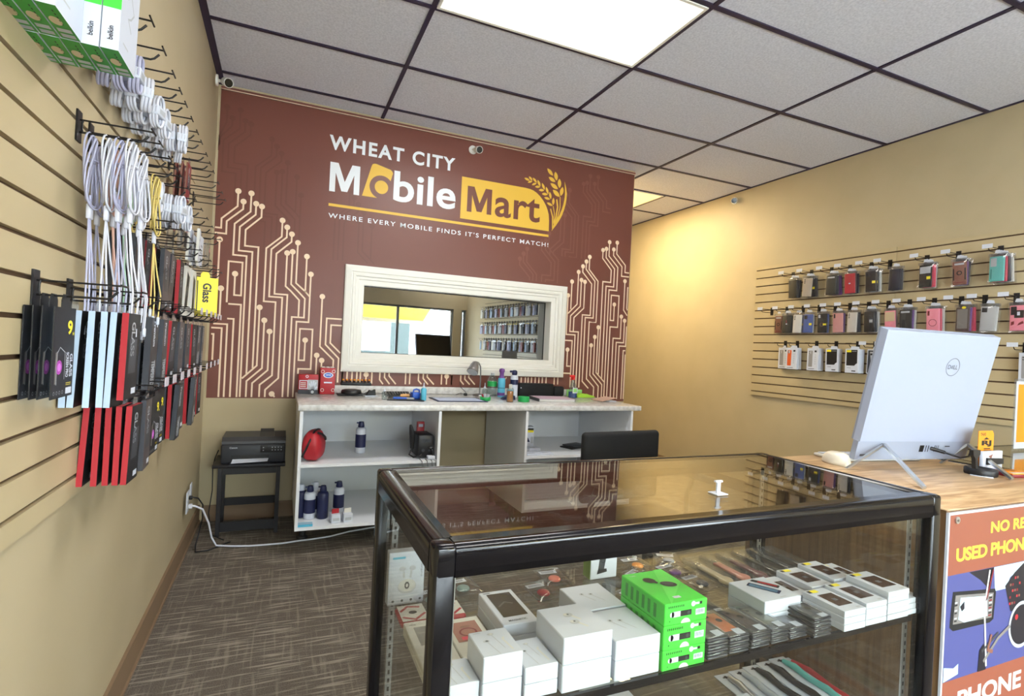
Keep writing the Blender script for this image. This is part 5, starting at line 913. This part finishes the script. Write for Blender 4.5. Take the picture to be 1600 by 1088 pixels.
GOODS = {('C', 0): '9_9_9__9', ('C', 1): 'bbbbbr', ('C', 2): 'ww_wwc', ('C', 3): 'ccckk', ('C', 4): 'ckkck', ('C', 5): 'kkkpr', ('C', 6): 'rrprg', ('C', 7): 'ggdg', ('C', 8): 'drdg', ('C', 9): 'gdrr', ('C', 10): 'rrkk', ('C', 11): 'rkkk', ('C', 12): 'kkg',
         ('D', 0): 'rrrrr', ('D', 1): 'rkkkg', ('D', 2): 'rrkk9', ('D', 3): 'kk9k9', ('D', 4): 'ckwr', ('D', 5): 'rrkrk', ('D', 6): 'kkkg', ('D', 7): 'kdrrk', ('D', 8): 'kkkr', ('D', 9): 'kkrr', ('D', 10): 'rrr',
         ('E', 0): 'kkk', ('E', 1): 'kkd', ('E', 2): 'drdg', ('E', 3): 'kdgg', ('E', 4): 'ddrr', ('E', 5): 'drrc', ('E', 6): 'rrcc', ('E', 7): 'ccg'}
for (rk, hi), s in GOODS.items():
    z, ys, rn = ROWS[rk]; n = len(s); x = SX+(.004 if (rk, hi) == ('C', 0) else .014); item = 0
    for q, ch in enumerate(s):
        if ch == '_': x += .006; continue
        P, nm = PN[ch]; step = .0045 if ch in '9wy' else .0215
        yaw_ = -.02 if (rk == 'C' and hi == 0 and q == n-1) else (.0 if (rk, hi) == ('C', 0) else random.uniform(-.05, .05))
        item += 1; last = q == n-1
        where = 'nearest the wall' if item == 1 else ('at the tip' if last else ORD[item-1]+' from the wall')
        P.put((min(x, SX+.130), ys[hi]+random.uniform(-.002, .002), z-.0305), '%s %s, %s hook, %s row, left wall' % (nm, where, ORD[hi], rn), 'screen protector packs on the left slatwall', (random.uniform(-.012, .012), random.uniform(0, .05), yaw_))
        x += step if ch in '9wy' else max(.0185, min(.0225, .11/max(1, n-1)))
        if ch in '9wy': x += .0035
PY_.put((SX+.098, -1.13, 1.594-.0305), 'bright yellow glass card facing the viewpoint at the far end of the third row', 'screen protector packs on the left slatwall', (0, 0, -1.2))
# green boxes near the ceiling
def dgr(m, w, h): m.line([(.3*w, .7*h), (.5*w, .8*h), (.7*w, .65*h), (.55*w, .55*h), (.4*w, .5*h), (.6*w, .4*h)], .004, LGREY); m.rect(.2*w, .5*w, .15*h, .17*h, PG)
t = thing('cable_box', '', 'box'); bh = .17; m = MB(); z1 = -.012; z0 = z1-bh; m.box(-.0145, .0145, -.056, .056, z0+.078, z1, GREEN, {'+x': WHITE, '-x': WHITE}); m.box(-.0145, .0145, -.056, .056, z0, z0+.078, WHITE, {'-z': DGRN})
m.frame((-.0145, -.056, z0), (1, 0, 0), (0, 0, 1)); v, f, _ = text_geo('belkin', .02, 1.)
m.add([m.P(.010+.009*(1-b), .018+.026*a) for a, b in v], f, INK); v, f, _ = text_geo('BoostCharge', .02, 1.); m.add([m.P(.012+.006*(1-b), .095+.035*a) for a, b in v], f, INK)
m.frame((.0145, -.056, z0), (0, 1, 0), (0, 0, 1)); dgr(m, .112, bh); m.frame((-.0145, .056, z0), (1, 0, 0), (0, -1, 0)); m.rect(.004, .025, .006, .018, LGREY); m.rect(.004, .025, .024, .036, PG); m.disc(.012, .06, .009, BEIGE, ry=.014)
for i in range(5): m.rect(.018, .020, .05+i*.010, .056+i*.010, INK)
m.build('carton', t); m = MB(); m.prism([(-.018, z1), (.018, z1), (.012, .006), (-.012, .006)], 'x', -.0005, .0005, CLEARP); m.build('hang_tab', t)
G = Proto(t); c = 0
for hy, zz, xs in ((-2.825, 1.982, (.028, .059, .090)), (-2.71, 1.982, (.024, .055, .086, .117, .148))):
    for i, x in enumerate(xs):
        G.put((SX+x-.019, hy, zz), 'green and white cable box, %s from the wall, %s hook at the top left' % (ORD[i], {-2.71: 'second', -2.825: 'first'}[hy]), 'green and white cable boxes on the left wall', (0, .02, random.uniform(-.03, .03)))

# charging cables: coiled top, tie, splitter, three ends
def cable(name, col, seed, label, loc, yaw, ln=.30, cat='charging cable'):
    rnd = random.Random(seed); t = thing(name, label, cat, loc, yaw, 'multi ended charging cables on the left wall'); m = MB(); H0 = .15
    for k in range(4):
        pts = []; a0 = .012+.004*k; 
        for i in range(28):
            th = 2*PI*i/28; u = math.sin(th)*(.022+.004*k)*(1.1-.5*math.cos(th)); v = -H0*.5+math.cos(th)*H0*.52-.006*k
            pts.append((-.008+.005*k+.004*math.sin(2*th+k), u+rnd.uniform(-.001, .001), v))
        m.tube(pts, .0023, col, 6, closed=True)
    m.build('coil', t)
    m = MB(); m.tube([(0, .012*math.cos(a), -.055+.003*math.sin(a*2)) if False else (.011*math.sin(a), .016*math.cos(a), -.062) for a in [2*PI*i/12 for i in range(12)]], .0018, col, 6, closed=True); m.build('tie', t)
    m = MB(); m.rbox(-.005, .005, -.011, .011, -H0-.045, -H0-.010, CABW, .003); m.tube([(0, 0, -H0+.01), (0, 0, -H0-.012)], .0025, col, 6); m.build('splitter', t)
    for k in range(3):
        e = (rnd.uniform(-.01, .02), (k-1)*.016+rnd.uniform(-.008, .012)); z1 = -H0-.045; L_ = ln-.045-.03*rnd.random()
        m = MB(); m.tube([(0, (k-1)*.005, z1), (e[0]*.5, (k-1)*.012, z1-L_*.35), (e[0]*1.2, e[1]+(k-1)*.004, z1-L_*.7), (e[0], e[1], z1-L_)], .0022, col, 6)
        m.build('strand', t)
        m = MB(); x, y, z = e[0], e[1], z1-L_; m.rbox(x-.0035, x+.0035, y-.0055, y+.0055, z-.022, z, WHITE, .0015, 1); m.box(x-.0012, x+.0012, y-.0035, y+.0035, z-.029, z-.0222, STEEL); m.build('connector', t)
CB = ROWS['B'][1]; zb_ = 1.745-.028
CL = [(.030, CB[0], LAV, 'lavender', .0), (.062, CB[0], CABW, 'white', .1), (.085, CB[0]+.002, LAV, 'pale lavender', -.1), (.108, CB[0], CABW, 'white', .05), (.022, CB[1], LAV, 'lavender', .1), (.055, CB[1], CABP, 'pink', 0), (.082, CB[1], CABW, 'white', .1), (.112, CB[1], CABW, 'white', .0), (.05, CB[2], CABG, 'pale green', .0), (.082, CB[2], CABW, 'white', .1), (.045, CB[3], CABY, 'yellow', 0), (.100, CB[3], CABY, 'yellow', .1)]
for i, (x, y, col, cn, yw) in enumerate(CL):
    cable('charging_cable', col, i+3, '%s charging cable, %s, %s hook, second row, left wall' % (cn, ['closest to the wall', 'second', 'third', 'at the tip'][[0, 1, 2, 3, 0, 1, 2, 3, 0, 1, 0, 1][i]], ORD[CB.index(min(CB, key=lambda q: abs(q-y)))]), (SX+x, y, zb_), yw, .30 if i < 8 else .26)
# wrapped short cables: flat coil with a paper band
def wrapped(col):
    t = thing('wrapped_cable', '', 'cable'); m = MB()
    for k in range(3): m.tube([(-.008+.008*k+.001*math.sin(3*a), .024*math.sin(a), -.040+.042*math.cos(a)) for a in [2*PI*i/24 for i in range(24)]], .0042, col, 6, closed=True)
    m.build('coil', t); m = MB(); m.rbox(-.014, .014, -.027, .027, -.055, -.028, WHITE, .002); m.frame((.0142, -.027, -.055), (0, 1, 0), (0, 0, 1)); m.rect(.01, .044, .006, .02, LGREY); m.build('paper_band', t); return t
WW = Proto(wrapped(CABW)); WG = Proto(wrapped(CABG)); WL = Proto(wrapped(LAV))
def place_wrapped(row, spec):
    z, ys, rn = ROWS[row]
    for hi, n, col in spec:
        for k in range(n):
            P = {'w': WW, 'g': WG, 'l': WL}[col]
            P.put((SX+.028+.032*k, ys[hi]+random.uniform(-.003, .003), z-.031), '%s wrapped cable, %s from the wall, %s hook, %s row, left wall' % ({'w': 'white', 'g': 'pale green', 'l': 'lavender'}[col], ORD[k], ORD[hi], rn), 'wrapped cables on the left wall', (random.uniform(-.1, .1), random.uniform(0, .1), random.uniform(-.25, .25)))
place_wrapped('A', ((0, 3, 'g'), (1, 3, 'l'), (2, 3, 'w'), (3, 3, 'w'), (4, 3, 'w'), (5, 4, 'w'), (6, 3, 'w')))
place_wrapped('B', ((4, 3, 'w'), (5, 4, 'w'), (6, 4, 'w')))
# small packs further along the second and top rows
SP = Proto(card('accessory_pack', .07, .14, .006, DRED, BROWN, dtext, cat='accessory pack')); SW = Proto(card('accessory_pack', .075, .13, .010, WHITE, OFFW, lambda m, w, h: [m.rect(.2*w+.3*w*i, .35*w+.3*w*i, (.2+.22*j)*h, (.28+.22*j)*h, DGREY) for i in range(2) for j in range(3)], cat='accessory pack'))
SB = Proto(card('accessory_pack', .06, .11, .02, CLEARP, CLEARP, lambda m, w, h: [m.rect(.2*w, .8*w, .1*h, .6*h, INK), m.rect(.2*w, .8*w, .65*h, .8*h, RED)], cat='accessory pack'))
for P, row, hi, xs, nm in ((SP, 'A', 8, (.05, .07, .09), 'brown and red accessory pack'), (SP, 'A', 9, (.04, .06), 'brown and red accessory pack'), (SW, 'B', 8, (.09, .12), 'white pack of square adapters'), (SW, 'B', 9, (.08, .105), 'white pack of square adapters'), (SB, 'B', 7, (.05, .09), 'clear pack with a black gadget'), (SB, 'B', 10, (.07, .11), 'clear pack with a black gadget')):
    z, ys, rn = ROWS[row]
    for k, x in enumerate(xs): P.put((SX+x, ys[hi], z-.0305), '%s, %s from the wall, %s hook, %s row' % (nm, ORD[k], ORD[hi], rn), 'small accessory packs on the left wall', (0, .03, random.uniform(-.1, .1)))

# ---------------------------------------------------------------- hooks and phone cases on the right slatwall
RX = XR-.0185; HR = Proto(hook_proto(-1, .150, WHITE)); HRN = Proto(hook_proto(-1, .115, None))
R1 = [-.702, -.873, -1.047, -1.195, -1.357, -1.487, -1.724, -1.906, -2.124]
R2 = [-.506, -.659, -.813, -.957, -1.093, -1.21, -1.351, -1.49, -1.629, -1.781, -1.934, -2.058, -2.211]
R3 = [-.66, -.775, -.95, -1.115, -1.285, -1.412, -1.523, -2.264]
for ys, z, rn in ((R1, 2.055, 'top'), (R2, 1.75, 'middle'), (R3, 1.445, 'bottom')):
    for i, y in enumerate(ys):
        (HRN if rn == 'bottom' and i < 5 else HR).put((RX, y, z), 'black hook%s, %s from the hallway, %s row, right wall' % ('' if rn == 'bottom' and i < 5 else ' with white price tag', ORD[i], rn), 'hooks on the right slatwall')
CAMB = INK
def phone_case(name, col, deco=None, w=.076, h=.155, head=WHITE, bag=True):
    t = thing(name, '', 'phone case'); z0 = -.035-h
    m = MB(); m.rbox(-.0055, .0055, -w/2, w/2, z0, z0+h, col, .0048, 3); m.frame((-.0055, w/2, z0), (0, -1, 0), (0, 0, 1)); m.lift = .0006
    (deco or (lambda m, w, h: m.rect(.08*w, .42*w, .76*h, .94*h, CAMB)))(m, w, h); m.build('case_shell', t)
    if bag:
        m = MB(); m.X = Matrix.Translation((0, 0, z0+h/2+.004)) @ Matrix.Rotation(PI/2, 4, 'Z') @ Matrix.Rotation(PI/2, 4, 'X'); bag_geo(m, w+.022, h+.03, .019, random.random()*9, BAGP, 6, 9); m.build('clear_bag', t)
        m = MB(); m.box(-.0012, .0012, -w/2-.006, w/2+.006, -.034, -.014, CLEARP); m.prism([(-.016, -.014), (.016, -.014), (.010, .006), (-.010, .006)], 'x', -.0008, .0008, head); m.build('hang_header', t)
    return t
def k_cam(m, w, h): m.rect(.08*w, .42*w, .74*h, .94*h, DGREY); m.disc(.2*w, .88*h, .006, INK, .0012); m.disc(.2*w, .80*h, .006, INK, .0012)
def k_win(m, w, h): m.rect(.14*w, .86*w, .86*h, .94*h, LGREY)
def k_yt(m, w, h): k_cam(m, w, h); m.rect(.62*w, .92*w, .40*h, .52*h, YEL, .0012)
def k_big(m, w, h): m.rect(.08*w, .92*w, .62*h, .92*h, LGREY); m.rect(.62*w, .92*w, .35*h, .48*h, YEL, .0012)
def k_rug(m, w, h): m.rect(.16*w, .84*w, .84*h, .92*h, LGREY); m.ringd(.5*w, .5*h, .015, .006, INK, .0009); m.rect(.05*w, .14*w, .2*h, .7*h, INK); m.rect(.86*w, .95*w, .2*h, .7*h, INK); m.rect(.2*w, .8*w, .08*h, .11*h, DRED)
def k_ring(m, w, h): m.ringd(.5*w, .42*h, .016, .003, BROWN, .0009); m.rect(.12*w, .34*w, .78*h, .95*h, LGREY); m.rect(.6*w, .95*w, .38*h, .48*h, YEL, .0012)
def k_strip(m, w, h): m.rect(.10*w, .26*w, .74*h, .95*h, INK)
def k_ringp(m, w, h): m.ringd(.5*w, .38*h, .024, .003, DRED, .0009); m.rect(.10*w, .26*w, .70*h, .90*h, DRED)
def k_dots(m, w, h):
    for i in range(3): m.disc(.2*w, (.92-.09*i)*h, .005, INK, .0009)
def k_slide(m, w, h): m.rect(.52*w, .9*w, .42*h, .70*h, DGREY); m.rect(.56*w, .86*w, .46*h, .60*h, LGREY, .0012)
def k_camo(m, w, h): m.rect(.08*w, .45*w, .62*h, .95*h, INK); m.rect(.3*w, .9*w, .5*h, .80*h, INK, .0008); m.rect(.48*w, .66*w, .6*h, .74*h, WHITE, .0012); m.poly([(.1*w, .2*h), (.3*w, .25*h), (.3*w, .38*h), (.12*w, .35*h)], DRED); m.poly([(.5*w, .2*h), (.9*w, .28*h), (.85*w, .38*h), (.6*w, .3*h)], DRED)
def k_red(m, w, h): m.disc(.5*w, .5*h, .008, WHITE, ry=.005); m.rect(.46*w, .49*w, .55*h, .72*h, PINKR)
def k_smoke(m, w, h): m.rect(.12*w, .88*w, .1*h, .92*h, ASH); m.disc(.6*w, .98*h, .012, YEL, .0012, ry=.008)
def k_half(m, w, h): m.rect(.06*w, .94*w, .5*h, .94*h, BEIGE)
def k_top(m, w, h): m.rect(.10*w, .5*w, .60*h, .94*h, LGREY); m.rect(.12*w, .2*w, .1*h, .5*h, mat('teal_dark', (60, 130, 124), .4))
BAGC = [('dark brown', OLIVE, k_cam), ('smoky clear', mat('smoky', (176, 164, 146), .3), k_dots), ('black with yellow tag', INK, k_yt), ('black green with pale window', OLIVE, k_win), ('bright red', RED, k_red), ('brown black with yellow tag', mat('brown_black', (44, 36, 32), .4), k_yt), ('navy', mat('dark_navy', (26, 28, 48), .4), k_cam), ('black with pale upper panel', INK, k_big), ('brown rugged ring', BROWN, k_rug), ('teal', TEAL, k_top),
        ('small brown rugged', BROWN, k_rug), ('olive black', OLIVE, k_red), ('white', OFFW, k_dots), ('navy and white', mat('blue_white', (80, 100, 160), .3), k_yt), ('black with ring stand', INK, k_ring), ('rose gold', ROSE, k_strip), ('pale grey', mat('pale_grey_case', (196, 192, 186), .4), k_dots), ('black with sliding window', INK, k_slide), ('clear and pink', PINK, k_half), ('plain black', INK, k_win), ('pink with red ring', PINK, k_ringp), ('smoky brown', mat('smoke_brown', (76, 58, 52), .3), k_smoke), ('silver grey', mat('silver_case', (170, 170, 168), .4), None), ('pink camouflage', PINK, k_camo), ('plain pink back', PINKR, k_strip), ('violet', PURP, k_cam), ('grey back', DGREY, k_cam), ('white back', OFFW, k_cam)]
CP = [Proto(phone_case('phone_case_pack', c, d)) for n, c, d in BAGC]
IT = {('top', 0): [0, 6, 26], ('top', 1): [1, 2, 26], ('top', 2): [], ('top', 3): [3, 26, 25], ('top', 4): [4, 26, 6], ('top', 5): [5, 2, 27], ('top', 6): [7, 24, 27], ('top', 7): [8, 25, 26], ('top', 8): [9, 24, 26, 27],
      ('middle', 0): [10], ('middle', 1): [11, 26], ('middle', 2): [12, 13], ('middle', 3): [13, 27], ('middle', 4): [14, 13], ('middle', 5): [15, 25], ('middle', 6): [16, 26], ('middle', 7): [17, 26, 27], ('middle', 8): [18, 27], ('middle', 9): [19, 25, 27], ('middle', 10): [20, 24, 27], ('middle', 11): [21, 25, 24], ('middle', 12): [22, 27], ('middle', 13): [23, 26]}
Y1 = [-.765, -.91, None, -1.10, -1.25, -1.41, -1.77, -1.95, -2.16]; Y1x = {5: -1.41}
YY = {'top': {0: -.762, 1: -.905, 3: -1.105, 4: -1.245, 5: -1.405, 6: -1.765, 7: -1.950, 8: -2.160}, 'middle': {0: -.600, 1: -.702, 2: -.805, 3: -.90, 4: -1.020, 5: -1.150, 6: -1.270, 7: -1.405, 8: -1.535, 9: -1.650, 10: -1.815, 11: -1.985, 12: -2.105, 13: -2.240}}
CNT = {'top': ([.762, .905, 1.105, 1.245, 1.405, 1.765, 1.95, 2.16],)}
def put_case(idx, y, z, k, n, label):
    x = XR-.0185-.026-.0215*k
    CP[idx].put((x, y+.004*k+random.uniform(-.003, .003), z-.026), label, 'bagged phone cases on the right slatwall', (random.uniform(-.05, .05), random.uniform(-.05, .02), random.uniform(-.10, .12)))
IT[('top', 9)] = [6, 26]; YY['top'][9] = -1.555
for (rn, hi), lst in IT.items():
    if not lst: continue
    z = {'top': 2.055, 'middle': 1.75}[rn]; y = YY[rn][hi]; n = len(lst)
    order = sorted(q for q in YY[rn].values())[::-1].index(y)
    for k, idx in enumerate(reversed(lst)):
        front = k == n-1
        put_case(idx, y, z, k, n, '%s phone case, %s, %s bundle from the hallway, %s row' % (BAGC[idx][0], 'frontmost' if front else ('nearest the wall' if k == 0 else ('middle one' if n < 4 or k == 1 else 'second one')), ORD[order], rn))
# boxed cases of the bottom row
def boxcase(kind):
    t = thing('boxed_phone_case', '', 'phone case'); w, h, d = .098, .185, .022; m = MB(); z0 = -.014-h; m.rbox(-d/2, d/2, -w/2, w/2, z0, z0+h, WHITE, .001, 1, False); m.frame((-d/2, w/2, z0), (0, -1, 0), (0, 0, 1))
    if kind in ('grey', 'orange'):
        c = ORN2 if kind == 'orange' else mat('case_grey', (150, 148, 150), .4); m.poly([(.16*w, .16*h), (.48*w, .16*h), (.50*w, .20*h), (.50*w, .86*h), (.46*w, .89*h), (.18*w, .89*h), (.14*w, .86*h), (.14*w, .20*h)], c); m.rect(.18*w, .36*w, .74*h, .87*h, PG, .0008); m.disc(.22*w, .84*h, .004, INK, .001); m.disc(.22*w, .77*h, .004, INK, .001)
        m.rect(.66*w, .84*w, .82*h, .90*h, INK)
        for i in range(5): m.ringd(.74*w, (.70-.1*i)*h, .005, .001, PGD)
        m.rect(.15*w, .7*w, .06*h, .08*h, DGREY)
    elif kind == 'otter':
        m.poly([(.10*w, .30*h), (.70*w, .30*h), (.82*w, .38*h), (.90*w, .40*h), (.90*w, .96*h), (.10*w, .96*h)], INK); m.rect(.10*w, .45*w, .86*h, .95*h, YEL, .0008); m.text('OtterBox', .50*w, .85*w, .885*h, .915*h, WHITE, .01, l=.0008); m.rect(.15*w, .45*w, .2*h, .215*h, DGREY); m.rect(.5*w, .8*w, .06*h, .1*h, INK)
    else:
        m.rect(.06*w, .94*w, .04*h, .96*h, DGREY); m.poly([(.2*w, .9*h), (.8*w, .9*h), (.72*w, .6*h), (.62*w, .08*h), (.38*w, .08*h), (.28*w, .6*h)], LGREY, .0008); m.rect(.24*w, .76*w, .76*h, .84*h, INK, .001)
    m.build('carton', t); m = MB(); m.prism([(-.018, -.014), (.018, -.014), (.012, .006), (-.012, .006)], 'x', -.0006, .0006, WHITE); m.build('hang_tab', t); return t
ORN2 = mat('case_orange', (222, 96, 40), .4)
BC = {k: Proto(boxcase(k)) for k in ('grey', 'orange', 'otter', 'dark')}
for hi, (kind, y, n, nm) in enumerate((('grey', -.668, 1, 'white box picturing a grey phone case'), ('orange', -.775, 3, 'white box picturing an orange phone case'), ('grey', -.968, 3, 'white box picturing a grey phone case'), ('otter', -1.125, 3, 'white and black box with a yellow label'), ('otter', -1.295, 4, 'white and black box with a yellow label'), ('dark', -1.435, 2, 'dark grey windowed box'), ('dark', -1.545, 2, 'dark grey windowed box'), ('grey', -2.30, 2, 'pale grey pack'))):
    for k in range(n):
        BC[kind].put((XR-.0185-.022-.0235*k, y-.004*k, 1.445-.029), '%s, %s from the wall, %s bundle, bottom row' % (nm, ORD[k], ORD[hi]), 'boxed phone cases on the right slatwall', (random.uniform(-.03, .03), 0, random.uniform(-.08, .08)))
# the goods further along the right wall, seen in the mirror window
simple = []
for i, (c, nm) in enumerate(((OFFW, 'white'), (INK, 'black'), (LGREY, 'grey'), (LAV, 'lavender'), (DRED, 'dark red'), (NAVY, 'navy'), (LBLUE, 'pale blue'))):
    m = MB(); m.rbox(-.009, .009, -.040, .040, -.19, -.03, c, .004, 2); m.box(-.001, .001, -.046, .046, -.034, -.012, CLEARP); m.prism([(-.014, -.012), (.014, -.012), (.009, .006), (-.009, .006)], 'x', -.0008, .0008, WHITE)
    m.frame((-.009, .04, -.19), (0, -1, 0), (0, 0, 1)); m.rect(.008, .034, .12, .15, DGREY if c is not INK else LGREY); simple.append((m.build('phone_case_pack'), nm)); simple[-1][0]['category'] = 'phone case'
used = set(); k = 0
for ri, (z, rn) in enumerate(((2.055, 'top'), (1.75, 'middle'), (1.445, 'bottom'))):
    for i in range(22):
        y = -3.06-.0985*i; j = (i*5+ri*3+(i//3)) % 7
        h = HRN.put((RX, y, z), 'black hook seen in the mirror, %s from the right, %s row' % (ORD[i], rn), 'hooks on the right slatwall')
        src, nm = simple[j]; o = src if j not in used else src.copy()
        if j in used: C.objects.link(o)
        used.add(j); o.location = (XR-.0185-.06-.02*(i % 2), y, z-.026); o.rotation_euler = (random.uniform(-.05, .05), 0, random.uniform(-.25, .25))
        tag(o, '%s phone case seen in the mirror, %s from the right, %s row' % (nm, ORD[i], rn), 'phone case', 'phone cases seen in the mirror')
